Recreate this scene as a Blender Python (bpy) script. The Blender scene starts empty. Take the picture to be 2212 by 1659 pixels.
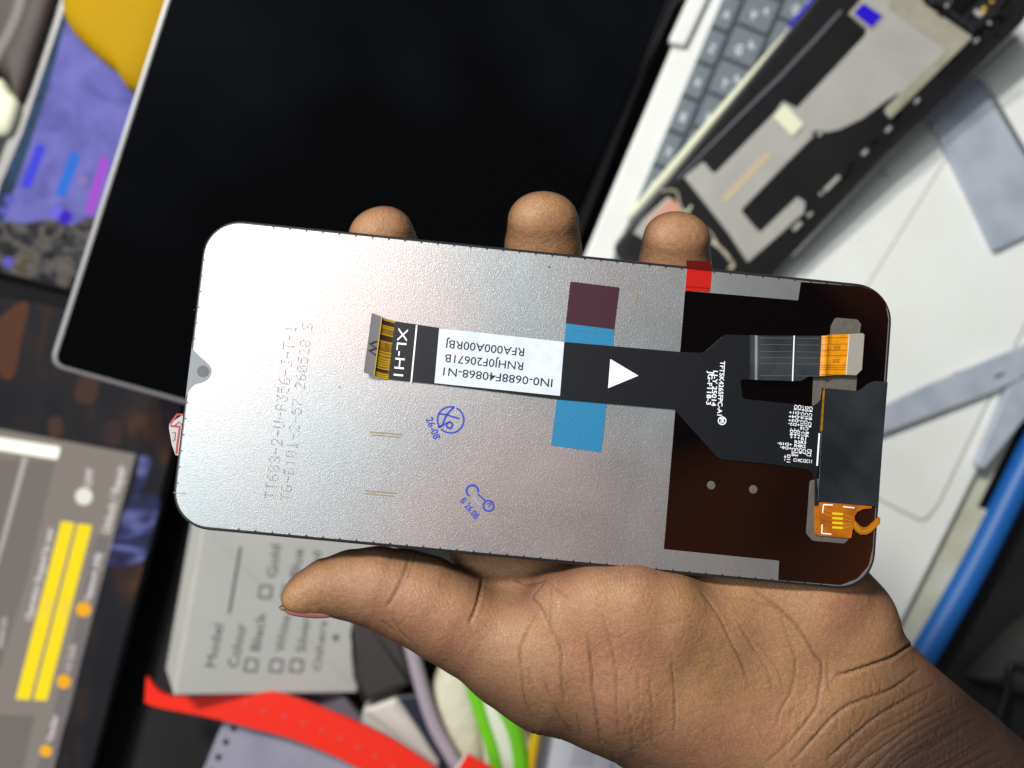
import bpy, bmesh, math, random
import numpy as np
from mathutils import Vector, Matrix

random.seed(7)
SC = bpy.context.scene
COL = SC.collection

# ------------------------------------------------------------------ camera, world, lamps, exposure
F = 2000.0            # focal length in units of a 2212 px wide picture
H = 0.45              # camera height over the desk (m)
CX, CY = 1106.0, 829.5
cam_d = bpy.data.cameras.new('camera')
cam = bpy.data.objects.new('camera', cam_d)
COL.objects.link(cam)
cam.location = (0, 0, H)
cam_d.sensor_width = 36.0
cam_d.lens = 36.0 * F / 2212.0
cam_d.clip_start = 0.005
cam_d.clip_end = 50
cam_d.dof.use_dof = True
cam_d.dof.focus_distance = 0.2155
cam_d.dof.aperture_fstop = 9.6
SC.camera = cam

world = bpy.data.worlds.new('World')
SC.world = world
world.use_nodes = True
bg = world.node_tree.nodes['Background']
bg.inputs[0].default_value = (0.90, 0.95, 1.0, 1)
bg.inputs[1].default_value = 0.12


def lamp(name, loc, target, size, power, color):
    d = bpy.data.lights.new(name, 'AREA')
    d.shape = 'RECTANGLE'
    d.size, d.size_y = size
    d.energy = power
    d.color = color
    o = bpy.data.objects.new(name, d)
    COL.objects.link(o)
    o.location = loc
    o.rotation_euler = (Vector(target) - Vector(loc)).to_track_quat('-Z', 'Y').to_euler()
    return o


lamp('ceiling_lamp', (-0.40, 0.54, 0.96), (0.02, 0.0, 0.15), (0.22, 0.10), 13.4, (1.0, 0.985, 0.95))
lamp('added_sheet_lamp', (-0.46, 0.14, 1.08), (0.0, 0.0, 0.15), (0.34, 0.34), 3.3, (0.95, 0.98, 1.0))  # unseen soft lamp, added to give the metal sheet its bright-to-dark gradient

vs = SC.view_settings
SC.display_settings.display_device = 'sRGB'
vs.view_transform = 'Standard'
vs.look = 'None'
vs.exposure = 0.0
vs.gamma = 1.0
vs.use_curve_mapping = False


# ------------------------------------------------------------------ geometry helpers
def P(px, py, z):
    k = (H - z) / F
    return Vector(((px - CX) * k, -(py - CY) * k, z))


class Surf:
    """a plane in the world with its own local frame (z = height over the plane)"""

    def __init__(self, M):
        self.M = M
        self.I = M.inverted()

    @staticmethod
    def through(a, b, c):
        x = (b - a).normalized()
        n = x.cross(c - a).normalized()
        if n.z < 0:
            n = -n
        y = n.cross(x)
        M = Matrix((x, y, n)).transposed().to_4x4()
        M.translation = a
        return Surf(M)

    def loc(self, px, py, h=0.0):
        o = self.I @ Vector((0, 0, H))
        d = self.I.to_3x3() @ Vector(((px - CX) / F, -(py - CY) / F, -1.0))
        t = (h - o.z) / d.z
        return o + d * t

    def scale(self, px, py):
        return (self.loc(px + 1, py) - self.loc(px, py)).length


def flat(z):
    return Surf(Matrix.Translation((0, 0, z)))


def rnd(pts, r, seg=5):
    """round the corners of a 2-D polygon"""
    out = []
    n = len(pts)
    for i in range(n):
        p = np.array(pts[i][:2], float)
        a = np.array(pts[i - 1][:2], float) - p
        b = np.array(pts[(i + 1) % n][:2], float) - p
        la, lb = np.linalg.norm(a), np.linalg.norm(b)
        ri = r[i] if isinstance(r, (list, tuple)) else r
        if ri <= 0 or la < 1e-9 or lb < 1e-9:
            out.append(tuple(p))
            continue
        c = np.dot(a, b) / (la * lb)
        half = math.acos(max(-1, min(1, c))) / 2
        t = min(ri / max(math.tan(half), 1e-3), la * .48, lb * .48)
        s, e = p + a / la * t, p + b / lb * t
        for k in range(seg + 1):
            u = k / seg
            out.append(tuple((1 - u) ** 2 * s + 2 * u * (1 - u) * p + u * u * e))
    return out


def smooth_path(pts, n=8):
    """Catmull-Rom through the points"""
    pts = [Vector(p) for p in pts]
    out = []
    for i in range(len(pts) - 1):
        p0, p1, p2, p3 = pts[max(i - 1, 0)], pts[i], pts[i + 1], pts[min(i + 2, len(pts) - 1)]
        for k in range(n):
            t = k / n
            out.append(.5 * ((2 * p1) + (p2 - p0) * t + (2 * p0 - 5 * p1 + 4 * p2 - p3) * t * t + (3 * p1 - p0 - 3 * p2 + p3) * t ** 3))
    out.append(pts[-1])
    return out


def spx(pts, n=6):
    return [(v.x, v.y) for v in smooth_path([(p[0], p[1], 0) for p in pts], n)]


_text_cache = {}


def text_geo(s, bold):
    key = (s, bold)
    if key not in _text_cache:
        cu = bpy.data.curves.new('t', 'FONT')
        cu.body = s
        cu.size = 1
        cu.offset = bold
        cu.resolution_u = 3
        ob = bpy.data.objects.new('t', cu)
        COL.objects.link(ob)
        bpy.context.view_layer.update()
        me = bpy.data.meshes.new_from_object(ob.evaluated_get(bpy.context.evaluated_depsgraph_get()))
        V = [tuple(v.co) for v in me.vertices]
        Fc = [tuple(p.vertices) for p in me.polygons]
        bpy.data.objects.remove(ob)
        bpy.data.curves.remove(cu)
        bpy.data.meshes.remove(me)
        _text_cache[key] = (V, Fc)
    return _text_cache[key]


DOT = {
    'T': '1111100100001000010000100001000010', '-': '0000000000000001111100000000000000', ' ': '0' * 35,
    'G': '01110100011000010111100011000101110', 'B': '11110100011000111110100011000111110',
    'U': '10001100011000110001100011000101110', 'P': '11110100011000111110100001000010000',
    'J': '00111000100001000010000101001001100', 'S': '01111100001000001110000010000111110',
    '0': '01110100011001110101110011000101110', '1': '00100011000010000100001000010001110',
    '2': '01110100010000100010001000100011111', '3': '11111000100010000010000011000101110',
    '5': '11111100001111000001000011000101110', '6': '00110010001000011110100011000101110',
    '7': '11111000010001000100010000100001000', '8': '01110100011000101110100011000101110'}


class MB:
    def __init__(self):
        self.v, self.f, self.mi, self.sm, self.mats = [], [], [], [], []

    def m(self, mat):
        if mat not in self.mats:
            self.mats.append(mat)
        return self.mats.index(mat)

    def add(self, verts, faces, mat, smooth=True):
        o = len(self.v)
        self.sm += [smooth] * len(faces)
        self.v += [tuple(p) for p in verts]
        self.f += [tuple(i + o for i in f) for f in faces]
        self.mi += [self.m(mat)] * len(faces)

    def prism(self, poly, z0, z1, mat, bevel=0.0, side=None):
        """poly: local (x, y) list"""
        pts = [Vector((p[0], p[1])) for p in poly]
        area = sum(pts[i - 1].x * pts[i].y - pts[i].x * pts[i - 1].y for i in range(len(pts)))
        if area < 0:
            pts.reverse()
        n = len(pts)
        ring = lambda q, z: [(p.x, p.y, z) for p in q]
        if bevel > 0:
            ins = []
            for i in range(n):
                a, b = (pts[i] - pts[i - 1]), (pts[(i + 1) % n] - pts[i])
                na = Vector((-a.y, a.x)).normalized() if a.length > 0 else Vector((0, 0))
                nb = Vector((-b.y, b.x)).normalized() if b.length > 0 else Vector((0, 0))
                s = na + nb
                if s.length < 1e-6:
                    ins.append(pts[i] + na * bevel)
                else:
                    s.normalize()
                    ins.append(pts[i] + s * bevel / max(.4, s.dot(na)))
            rings = [ring(pts, z0), ring(pts, z1 - bevel), ring([p * .3 + q * .7 if False else (p + (q - p) * .3) for p, q in zip(pts, ins)], z1 - bevel * .3), ring(ins, z1)]
        else:
            rings = [ring(pts, z0), ring(pts, z1)]
        V = [p for r in rings for p in r]
        Fs = []
        for k in range(len(rings) - 1):
            for i in range(n):
                j = (i + 1) % n
                Fs.append((k * n + i, k * n + j, (k + 1) * n + j, (k + 1) * n + i))
        self.add(V, Fs, side or mat, False)
        top = tuple(range((len(rings) - 1) * n, len(rings) * n))
        self.add(V, [top, tuple(reversed(range(n)))], mat, False)

    def px(self, s, pts, z0, z1, mat, bevel=0.0, side=None):
        self.prism([s.loc(p[0], p[1], z1) for p in pts], z0, z1, mat, bevel, side)

    def dome(self, poly, z0, z1, h, mat, rings=6, flatness=.5):
        pts = [Vector((p[0], p[1])) for p in poly]
        area = sum(pts[i - 1].x * pts[i].y - pts[i].x * pts[i - 1].y for i in range(len(pts)))
        if area < 0:
            pts.reverse()
        n = len(pts)
        c = sum(pts, Vector((0, 0))) / n
        V = [(p.x, p.y, z0) for p in pts]
        for k in range(rings):
            a = (k / (rings)) * math.pi / 2
            s = math.cos(a) ** flatness
            V += [(c.x + (p.x - c.x) * s, c.y + (p.y - c.y) * s, z1 + h * math.sin(a)) for p in pts]
        V.append((c.x, c.y, z1 + h))
        Fs = []
        for k in range(rings):
            for i in range(n):
                j = (i + 1) % n
                Fs.append((k * n + i, k * n + j, (k + 1) * n + j, (k + 1) * n + i))
        for i in range(n):
            Fs.append((rings * n + i, rings * n + (i + 1) % n, len(V) - 1))
        Fs.append(tuple(reversed(range(n))))
        self.add(V, Fs, mat)

    def tube(self, pts, r, mat, seg=10, caps=True, flat_z=1.0):
        pts = [Vector(p) for p in pts]
        n = len(pts)
        rs = r if isinstance(r, (list, tuple)) else [r] * n
        V, Fs = [], []
        up = Vector((0, 0, 1))
        for i, p in enumerate(pts):
            t = (pts[min(i + 1, n - 1)] - pts[max(i - 1, 0)]).normalized()
            a = t.cross(up)
            if a.length < 1e-4:
                a = t.cross(Vector((0, 1, 0)))
            a.normalize()
            b = a.cross(t)
            for k in range(seg):
                w = 2 * math.pi * k / seg
                V.append(p + a * math.cos(w) * rs[i] + b * math.sin(w) * rs[i] * flat_z)
        for i in range(n - 1):
            for k in range(seg):
                j = (k + 1) % seg
                Fs.append((i * seg + k, i * seg + j, (i + 1) * seg + j, (i + 1) * seg + k))
        if caps:
            Fs.append(tuple(range(seg)))
            Fs.append(tuple(reversed(range((n - 1) * seg, n * seg))))
        self.add(V, Fs, mat)

    def line(self, s, pts, w, z, mat, th=0.00003):
        """a thin flat stroke, w in picture px"""
        q = [s.loc(p[0], p[1], z) for p in pts]
        hw = w * s.scale(*pts[0]) / 2
        L, Rr = [], []
        for i, p in enumerate(q):
            t = (q[min(i + 1, len(q) - 1)] - q[max(i - 1, 0)])
            nrm = Vector((-t.y, t.x, 0)).normalized() * hw
            L.append(p + nrm)
            Rr.append(p - nrm)
        self.prism([(p.x, p.y) for p in L + Rr[::-1]], z - th, z, mat) if len(q) == 2 else self._strip(L, Rr, z, mat)

    def _strip(self, L, Rr, z, mat):
        n = len(L)
        V = L + Rr
        self.add(V, [(i + 1, i, n + i, n + i + 1) for i in range(n - 1)], mat)

    def disc(self, s, c, r, z0, z1, mat, seg=24, bevel=0.0):
        p = s.loc(c[0], c[1], z1)
        k = s.scale(*c) * r
        self.prism([(p.x + k * math.cos(2 * math.pi * i / seg), p.y + k * math.sin(2 * math.pi * i / seg)) for i in range(seg)], z0, z1, mat, bevel)

    def text(self, s, string, a, b, h, z, mat, bold=0.0):
        """flat lettering whose baseline runs from pixel a to pixel b; h = cap height in px"""
        V, Fs = text_geo(string, bold)
        if not V:
            return
        x0, x1 = min(v[0] for v in V), max(v[0] for v in V)
        A, B = s.loc(a[0], a[1], z), s.loc(b[0], b[1], z)
        ex = (B - A)
        ln = ex.length
        ex.normalize()
        ey = Vector((-ex.y, ex.x, 0))
        sx = ln / max(x1 - x0, 1e-6)
        sy = h * s.scale(*a) / .70
        self.add([A + ex * ((v[0] - x0) * sx) + ey * (v[1] * sy) for v in V], Fs, mat)

    def dots(self, s, string, a, b, h, z, mat):
        """ink-jet dot-matrix lettering"""
        A, B = s.loc(a[0], a[1], z), s.loc(b[0], b[1], z)
        ex = (B - A)
        adv = ex.length / len(string)
        ex.normalize()
        ey = Vector((-ex.y, ex.x, 0))
        hy = h * s.scale(*a) / 6.5
        for i, ch in enumerate(string):
            pat = DOT[ch]
            for k, bit in enumerate(pat):
                if bit == '1' and random.random() > .06:
                    cx, cy = k % 5, 6 - k // 5
                    c = A + ex * (adv * (i + (cx + .5) / 6.6)) + ey * (hy * (cy + random.uniform(-.12, .12)))
                    r = hy * random.uniform(.26, .46)
                    self.add([c + ex * r * 1.2, c + ey * r, c - ex * r * 1.2, c - ey * r], [(0, 1, 2, 3)], mat)

    def build(self, name, parent=None, angle=40):
        me = bpy.data.meshes.new(name)
        me.from_pydata(self.v, [], self.f)
        for m in self.mats:
            me.materials.append(m)
        me.polygons.foreach_set('material_index', self.mi)
        me.update()
        bm = bmesh.new()
        bm.from_mesh(me)
        bmesh.ops.remove_doubles(bm, verts=bm.verts, dist=1e-7)
        bm.to_mesh(me)
        bm.free()
        me.set_sharp_from_angle(angle=math.radians(angle))
        if len(me.polygons) == len(self.sm):
            me.polygons.foreach_set('use_smooth', self.sm)
        me.update()
        o = bpy.data.objects.new(name, me)
        COL.objects.link(o)
        if parent is not None:
            o.parent = parent
        return o


def tag(o, label, cat, group=None):
    o['label'] = label
    o['category'] = cat
    if group:
        o['group'] = group
    return o


def thing(name, label, cat, s, group=None):
    o = bpy.data.objects.new(name, None)
    COL.objects.link(o)
    o.matrix_world = s.M
    o.empty_display_size = .01
    return tag(o, label, cat, group)


# ------------------------------------------------------------------ materials
def S(r, g, b):
    f = lambda c: (c / 255 / 12.92) if c <= 10 else ((c / 255 + .055) / 1.055) ** 2.4
    return (f(r), f(g), f(b), 1)


def mat(name, col, rough=.5, metal=0.0, emit=0.0, ecol=None, noise=None, bump=None, alpha=None, spec=.5, coat=0.0, sss=0.0, trans=0.0, rnoise=None):
    """noise = (scale, colour2, detail); bump = (scale, strength, distance); rnoise = (scale, amount)"""
    m = bpy.data.materials.new(name)
    m.use_nodes = True
    nt = m.node_tree
    p = nt.nodes['Principled BSDF']
    p.inputs['Base Color'].default_value = col
    p.inputs['Roughness'].default_value = rough
    p.inputs['Metallic'].default_value = metal
    p.inputs['Specular IOR Level'].default_value = spec
    p.inputs['Coat Weight'].default_value = coat
    p.inputs['Transmission Weight'].default_value = trans
    if sss:
        p.inputs['Subsurface Weight'].default_value = sss
        p.inputs['Subsurface Radius'].default_value = (.003, .0012, .0006)
        p.inputs['Subsurface Scale'].default_value = 1.0
    tc = nt.nodes.new('ShaderNodeTexCoord')
    if noise:
        n = nt.nodes.new('ShaderNodeTexNoise')
        n.inputs['Scale'].default_value = noise[0]
        n.inputs['Detail'].default_value = noise[2] if len(noise) > 2 else 3
        nt.links.new(tc.outputs['Object'], n.inputs['Vector'])
        r = nt.nodes.new('ShaderNodeValToRGB')
        r.color_ramp.elements[0].position = .38
        r.color_ramp.elements[1].position = .66
        r.color_ramp.elements[0].color = col
        r.color_ramp.elements[1].color = noise[1]
        nt.links.new(n.outputs['Fac'], r.inputs['Fac'])
        nt.links.new(r.outputs['Color'], p.inputs['Base Color'])
    if rnoise:
        n = nt.nodes.new('ShaderNodeTexNoise')
        n.inputs['Scale'].default_value = rnoise[0]
        n.inputs['Detail'].default_value = 4
        nt.links.new(tc.outputs['Object'], n.inputs['Vector'])
        mr = nt.nodes.new('ShaderNodeMapRange')
        mr.inputs['To Min'].default_value = max(0, rough - rnoise[1])
        mr.inputs['To Max'].default_value = min(1, rough + rnoise[1])
        nt.links.new(n.outputs['Fac'], mr.inputs['Value'])
        nt.links.new(mr.outputs['Result'], p.inputs['Roughness'])
    if bump:
        n = nt.nodes.new('ShaderNodeTexNoise')
        n.inputs['Scale'].default_value = bump[0]
        n.inputs['Detail'].default_value = 2
        nt.links.new(tc.outputs['Object'], n.inputs['Vector'])
        b = nt.nodes.new('ShaderNodeBump')
        b.inputs['Strength'].default_value = bump[1]
        b.inputs['Distance'].default_value = bump[2]
        nt.links.new(n.outputs['Fac'], b.inputs['Height'])
        nt.links.new(b.outputs['Normal'], p.inputs['Normal'])
    if emit:
        p.inputs['Emission Color'].default_value = ecol or col
        p.inputs['Emission Strength'].default_value = emit
    if alpha is not None:
        p.inputs['Alpha'].default_value = alpha
    return m


def screen(r, g, b, k=1.0):
    c = S(r, g, b)
    return mat('lit_screen_colour', (.01, .01, .01, 1), .6, emit=k, ecol=c, spec=.05)


def screen_noise(name, stops, scale, detail=3, distortion=0.0, stretch=(1, 1, 1), k=1.0):
    m = bpy.data.materials.new(name)
    m.use_nodes = True
    nt = m.node_tree
    p = nt.nodes['Principled BSDF']
    p.inputs['Base Color'].default_value = (.01, .01, .01, 1)
    p.inputs['Roughness'].default_value = .6
    p.inputs['Specular IOR Level'].default_value = .05
    tc = nt.nodes.new('ShaderNodeTexCoord')
    mp = nt.nodes.new('ShaderNodeMapping')
    mp.inputs['Scale'].default_value = stretch
    n = nt.nodes.new('ShaderNodeTexNoise')
    n.inputs['Scale'].default_value = scale
    n.inputs['Detail'].default_value = detail
    n.inputs['Distortion'].default_value = distortion
    r = nt.nodes.new('ShaderNodeValToRGB')
    els = r.color_ramp.elements
    els[0].position, els[0].color = stops[0]
    els[1].position, els[1].color = stops[-1]
    for pos, c in stops[1:-1]:
        e = els.new(pos)
        e.color = c
    nt.links.new(tc.outputs['Object'], mp.inputs['Vector'])
    nt.links.new(mp.outputs['Vector'], n.inputs['Vector'])
    nt.links.new(n.outputs['Fac'], r.inputs['Fac'])
    nt.links.new(r.outputs['Color'], p.inputs['Emission Color'])
    p.inputs['Emission Strength'].default_value = k
    return m


M_desk = mat('dark_desk_top', S(26, 26, 28), .55, noise=(14, S(38, 36, 36), 4), spec=.3)
M_white = mat('white_painted_metal', S(236, 238, 234), .38, bump=(900, .05, .0002), noise=(30, S(231, 233, 228), 4))
M_key = mat('grey_key_plastic', S(112, 120, 128), .5, bump=(1500, .1, .0002))
M_keywell = mat('dark_key_well', S(70, 76, 82), .55)
M_legend = mat('key_legend', S(215, 222, 228), .5)
M_silver = mat('silver_rim', S(164, 163, 162), .42, metal=.4)
M_bezel = mat('black_screen_glass', (.0008, .0008, .0011, 1), .10, spec=.25, rnoise=(9, .05), noise=(5, (.0080, .0095, .0140, 1), 3))  # bluish noise colour stands in for room reflections in the lid
M_bezel2 = mat('matt_black_bezel', S(20, 20, 23), .6, spec=.08)
M_gasket = mat('black_hinge_plastic', S(20, 20, 23), .45)
M_black = mat('black_plastic', S(22, 22, 24), .35)
M_blackgloss = mat('gloss_black', S(14, 14, 18), .15)
M_groove = mat('grey_groove', S(150, 150, 132), .6)
M_frame_grey = mat('grey_cast_alloy', S(172, 170, 164), .5, metal=.1, noise=(60, S(164, 162, 156), 4), bump=(1400, .08, .0002))
M_frame_border = mat('greenish_alloy', S(166, 160, 142), .5, metal=.1, noise=(90, S(148, 143, 124), 4))
M_well = mat('black_well', S(14, 15, 17), .5, spec=.2, noise=(30, S(24, 23, 23), 3))
M_ridge_highlight = mat('gasket_ridge_highlight', S(84, 83, 94), .35)  # lighter grey paints the highlight along the left rim
M_blue = mat('deep_blue_film', S(38, 16, 190), .25)
M_cream = mat('cream_plastic', S(224, 226, 196), .5)
M_tan = mat('tan_tape', S(190, 175, 140), .6)
M_copper = mat('copper_pad', S(205, 150, 125), .5, metal=.2)
M_gold = mat('gold_contact', S(230, 190, 90), .3, metal=.9)
M_steel = mat('galvanised_steel', S(186, 192, 204), .42, metal=.15, noise=(70, S(168, 175, 188), 6), rnoise=(120, .12))
M_chrome = mat('screw_steel', S(215, 215, 215), .18, metal=1.0)
M_bluebar = mat('blue_plastic_tube', S(20, 94, 172), .45)
M_tray = mat('cream_tray', S(205, 206, 190), .5, noise=(45, S(188, 186, 160), 4))
M_bag = mat('dark_grey_cloth', S(44, 44, 43), .85, bump=(500, .3, .0005))

# ------------------------------------------------------------------ the setting
b = MB()
b.prism([(-1.6, -1.2), (1.6, -1.2), (1.6, 1.2), (-1.6, 1.2)], -.03, 0, M_desk, .004)
o = b.build('desk')
o['kind'] = 'structure'

# ------------------------------------------------------------------ laptop on the right
DECK = .020
s = flat(DECK)
lap = thing('laptop', 'white laptop opened flat, grey keys and glossy black screen', 'laptop', s)
b = MB()
edge = [(1520, -60), (1261, 555), (1100, 930), (1160, 1500), (1870, 1500), (1999, 1244), (2115, 1012), (2420, 400), (2700, -160), (1520, -160)]
b.px(s, rnd(edge, 10), -.014, 0, M_white, .0012)
for x, y, q in [(2016, 470, 3), (2103, 562, 2.6), (1990, 640, 1.6), (2080, 690, 1.8), (1975, 560, 1.4), (2150, 640, 1.5), (2000, 945, 3), (1993, 1082, 2.5), (1860, 520, 1.6)]:
    b.disc(s, (x, y), q, .00002, .00006, mat('grey_speck', S(150, 150, 142), .7), 8)
b.build('deck', lap)
# keyboard well
def kb(u, v):       # u along the key rows, v across them, in px
    return (1556 - .389 * u + .921 * v, .921 * u + .389 * v)
b = MB()
b.px(s, rnd([kb(-140, 3), kb(640, 3), kb(640, 330), kb(-140, 330)], 4), 0, .0002, M_keywell)
well = b.build('keyboard', lap)
letters = iter('QAZWSXEDCRFVTGBYHNUJMIKOLP1234567890QWERTYUIOPASDFGHJKLZXCVBNM' * 2)
rows = [(5, 42, -16), (54, 122, -44), (133, 202, -10), (213, 282, -58), (293, 326, -30)]
for v0, v1, off in rows:
    for k in range(-1, 8):
        u0 = off + k * 80.5
        u1 = u0 + 72
        c = kb((u0 + u1) / 2, (v0 + v1) / 2)
        # keys lying wholly under the phone frame or out of the picture are not in view
        if c[1] < -60 or c[1] > 560 or (c[0] - 1704) * 394 + (c[1] - 80) * 336 > 21000:
            continue
        q = rnd([kb(u0, v0), kb(u1, v0), kb(u1, v1), kb(u0, v1)], 6, 4)
        b = MB()
        b.px(s, q, .0002, .0016, M_key, .0004)
        ch = next(letters)
        w = v1 - v0
        a1, a2 = kb(u1 - 26, v0 + w * .22), kb(u1 - 26, v0 + w * .22 + 14)
        if w > 50:
            b.text(s, ch, kb(u1 - 16, v0 + w * .25), kb(u1 - 16, v0 + w * .25 + 15), 20, .00165, M_legend, .03)
            b.text(s, next(letters).lower(), kb(u0 + 34, v0 + w * .6), kb(u0 + 34, v0 + w * .6 + 12), 16, .00165, M_legend, .02)
        else:
            b.text(s, ch, kb(u1 - 24, v0 + w * .35), kb(u1 - 24, v0 + w * .35 + 13), 18, .00165, M_legend, .03)
        b.build('key', well)
# hinge cover
b = MB()
b.px(s, rnd([(1512, -60), (1446, 84), (1452, 94), (1481, 98), (1556, -60)], [0, 6, 6, 8, 0]), 0, .004, M_white, .0012)
b.build('hinge_cover', lap)
# trackpad
b = MB()
tp = rnd([(1660, 960), (1904, 1083), (1998, 1132), (2030, 1088), (2330, 468), (2050, 330)], [10, 0, 26, 26, 10, 10])
b.px(s, tp, .00005, .0003, M_groove)
tp2 = rnd([(1664, 958), (1905, 1080), (1996, 1127), (2027, 1086), (2325, 470), (2050, 336)], [10, 0, 24, 24, 10, 10])
b.px(s, tp2, .0003, .00045, M_white)
b.build('trackpad', lap)
# lid: hinge line at the right, far edge lifted
LID = Surf.through(P(1040, 1050, .024), P(1505, -80, .024), P(110, 790, .085))
b = MB()
lidc = [LID.loc(*q) for q in [(380, -80), (1462, -80), (1060, 930), (1030, 1052), (104, 792)]]
lid_poly = rnd([(385, -90), (1500, -90), (1055, 930), (1010, 1046), (104, 790)], [10, 0, 0, 20, 34], 8)
b = MB()
b.px(LID, lid_poly, -.006, 0, M_silver, .0010)
lid = b.build('lid', lap)
lid.matrix_parent_inverse = lap.matrix_world.inverted() @ LID.M
# (lid geometry is authored in the lid plane, carried over to the laptop frame here)


def reframe(o, src, parent_s):
    me = o.data
    me.transform(parent_s.I @ src.M)
    o.matrix_parent_inverse.identity()


reframe(lid, LID, s)
b = MB()
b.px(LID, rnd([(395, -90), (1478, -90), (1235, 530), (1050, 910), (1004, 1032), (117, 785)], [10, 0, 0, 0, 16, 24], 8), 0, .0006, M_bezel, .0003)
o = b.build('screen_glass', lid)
reframe(o, LID, s)
b = MB()
b.px(LID, [(1484, -90), (1496, -90), (1060, 930), (1052, 910), (1243, 530)], 0, .003, M_gasket, .0008)
o = b.build('hinge_gasket', lid)
reframe(o, LID, s)

# tray with the blue rim, under the laptop's right side
s = flat(.014)
tray = thing('tray', 'cream tray with thick blue tubular rim beside the white laptop', 'tray', s)
b = MB()
b.px(s, [(2600, -100), (2280, 760), (1925, 1480), (1860, 1500), (2060, 1060), (2460, -100)], -.006, 0, M_tray, .001)
b.px(s, [(2070, 1085), (2150, 1105), (1985, 1440), (1930, 1460), (1880, 1500)], -.006, .0001, M_tray, .001)
b.build('tray_base', tray)
b = MB()
ax = [s.loc(*q) for q in [(2500, 410), (2320, 785), (2180, 1072), (2092, 1244), (1990, 1420), (1890, 1590)]]
b.tube(smooth_path(ax, 8), .0066, M_bluebar, 20)
b.build('rim_tube', tray)

# dark cloth bag at the lower right
s = flat(.004)
b = MB()
b.dome([s.loc(*q) for q in spx([(2084, 1456), (2140, 1395), (2230, 1320), (2400, 1290), (2420, 1500), (2230, 1500), (2150, 1478), (2084, 1456)], 5)], 0, .003, .012, M_bag)
o = b.build('cloth_bag')
o.matrix_world = s.M
tag(o, 'dark grey cloth bag in the shade beyond the blue rim', 'bag')
s = flat(.020)
b = MB()
b.tube(smooth_path([s.loc(*q) for q in [(2150, 1560), (2172, 1500), (2180, 1448), (2196, 1440), (2300, 1470)]], 8), .0016, M_black, 10)
o = b.build('cable')
o.matrix_world = s.M
tag(o, 'thin black cable bent over the dark grey bag', 'cable')

# ------------------------------------------------------------------ steel pieces and screws on the deck
s = flat(DECK)
b = MB()
pl = rnd([(1985, 205), (2060, 150), (2112, 163), (2134, 196), (2215, 330), (2300, 470), (2149, 543), (2089, 415)], [4, 14, 20, 14, 0, 8, 3, 0], 6)
b.px(s, pl, .0004, .0040, M_steel, .0006)
for a, c in [((2118, 170), (2296, 468))]:
    b.tube([s.loc(a[0] + 2, a[1], .0045), s.loc((a[0] + c[0]) / 2, (a[1] + c[1]) / 2, .0045), s.loc(c[0], c[1], .0045)], .0013, M_chrome, 8)
b.disc(s, (2058, 205), 9, .0040, .0045, M_steel, 16, .0002)
o = b.build('steel_plate')
o.matrix_world = s.M
tag(o, 'flat grey steel plate with a raised edge, half under the phone frame', 'metal plate')

b = MB()
b.px(s, rnd([(1880, 890), (2012, 828), (2212, 746), (2300, 712), (2300, 745), (2200, 822), (2141, 848), (1900, 940), (1880, 948)], 2), .0032, .0052, M_steel, .0004)
b.px(s, rnd([(2178, 838), (2240, 800), (2250, 850), (2214, 905), (2128, 1012), (2112, 1010), (2110, 1000)], [2, 2, 2, 2, 6, 6, 4]), .0010, .0050, M_steel, .0006)
b.px(s, [(2147, 814), (2168, 804), (2172, 808), (2151, 818)], .0052, .00525, M_black)
b.disc(s, (2072, 818), 17, .0052, .00535, M_steel, 24)
o = b.build('steel_bracket')
o.matrix_world = s.M
tag(o, 'long angled steel bracket lying across the white trackpad', 'metal bracket')


def screw(px, py, ang, label):
    s = flat(DECK)
    c = s.loc(px, py, 0)
    S2 = Surf(s.M @ Matrix.Translation((c.x, c.y, 0)))
    t = thing('screw', label, 'screw', S2, 'small steel screws')
    d = Vector((math.cos(ang), math.sin(ang), 0))
    b = MB()
    b.tube([d * -.0002 + Vector((0, 0, .0011)), d * .0006 + Vector((0, 0, .0011)), d * .0009 + Vector((0, 0, .0011))], [.0010, .0012, .0006], M_chrome, 14)
    b.build('head', t)
    b = MB()
    b.tube([d * -.0034 + Vector((0, 0, .0011)), d * -.0002 + Vector((0, 0, .0011))], [.0005, .0006], M_chrome, 10)
    b.build('shank', t)


screw(1908, 377, math.radians(150), 'tiny bright screw on the white deck in the frame shadow')
s_up = DECK
screw(2207, 393, math.radians(-80), 'tiny steel screw beside the raised edge of the steel plate')

# ------------------------------------------------------------------ gutted phone frame
FR = Surf.through(P(1350, 500, .030), P(2150, -30, .050), P(1570, 712, .030))
fr = thing('phone_chassis', 'gutted black phone frame with grey metal midplate on the keyboard', 'phone frame', FR)


def c8(x, y):
    return (1284 + .4196 * x, .4196 * y)


def C8(l):
    return [c8(*q) for q in l]


b = MB()
fo = rnd([(1806, -60), (1368, 474), (1318, 540), (1560, 722), (1704, 558), (1913, 336), (2081, 176), (2250, 10), (2010, -190)], [10, 0, 28, 30, 0, 0, 0, 60, 30], 8)
b.px(FR, fo, -.0075, 0, M_black, .0012)
b.build('shell', fr)
b = MB()
fi = rnd([(1822, -60), (1398, 470), (1340, 540), (1560, 700), (1690, 556), (1890, 336), (2060, 170), (2205, 20), (2010, -160)], [10, 0, 24, 26, 0, 0, 0, 40, 30], 8)
b.px(FR, fi, -.0002, .0001, M_well)
b.build('inner_floor', fr)
b = MB()
lp = C8([(1290, -60), (1360, 60), (1270, 200), (1000, 420), (560, 830), (470, 905)])
b.tube([FR.loc(q[0], q[1], .0004) for q in C8([(1270, 60), (1130, 215), (960, 395), (760, 590), (560, 790), (430, 925)])], [.0009, .0010, .0009, .0007, .0005, .0004], M_ridge_highlight, 8)
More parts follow.
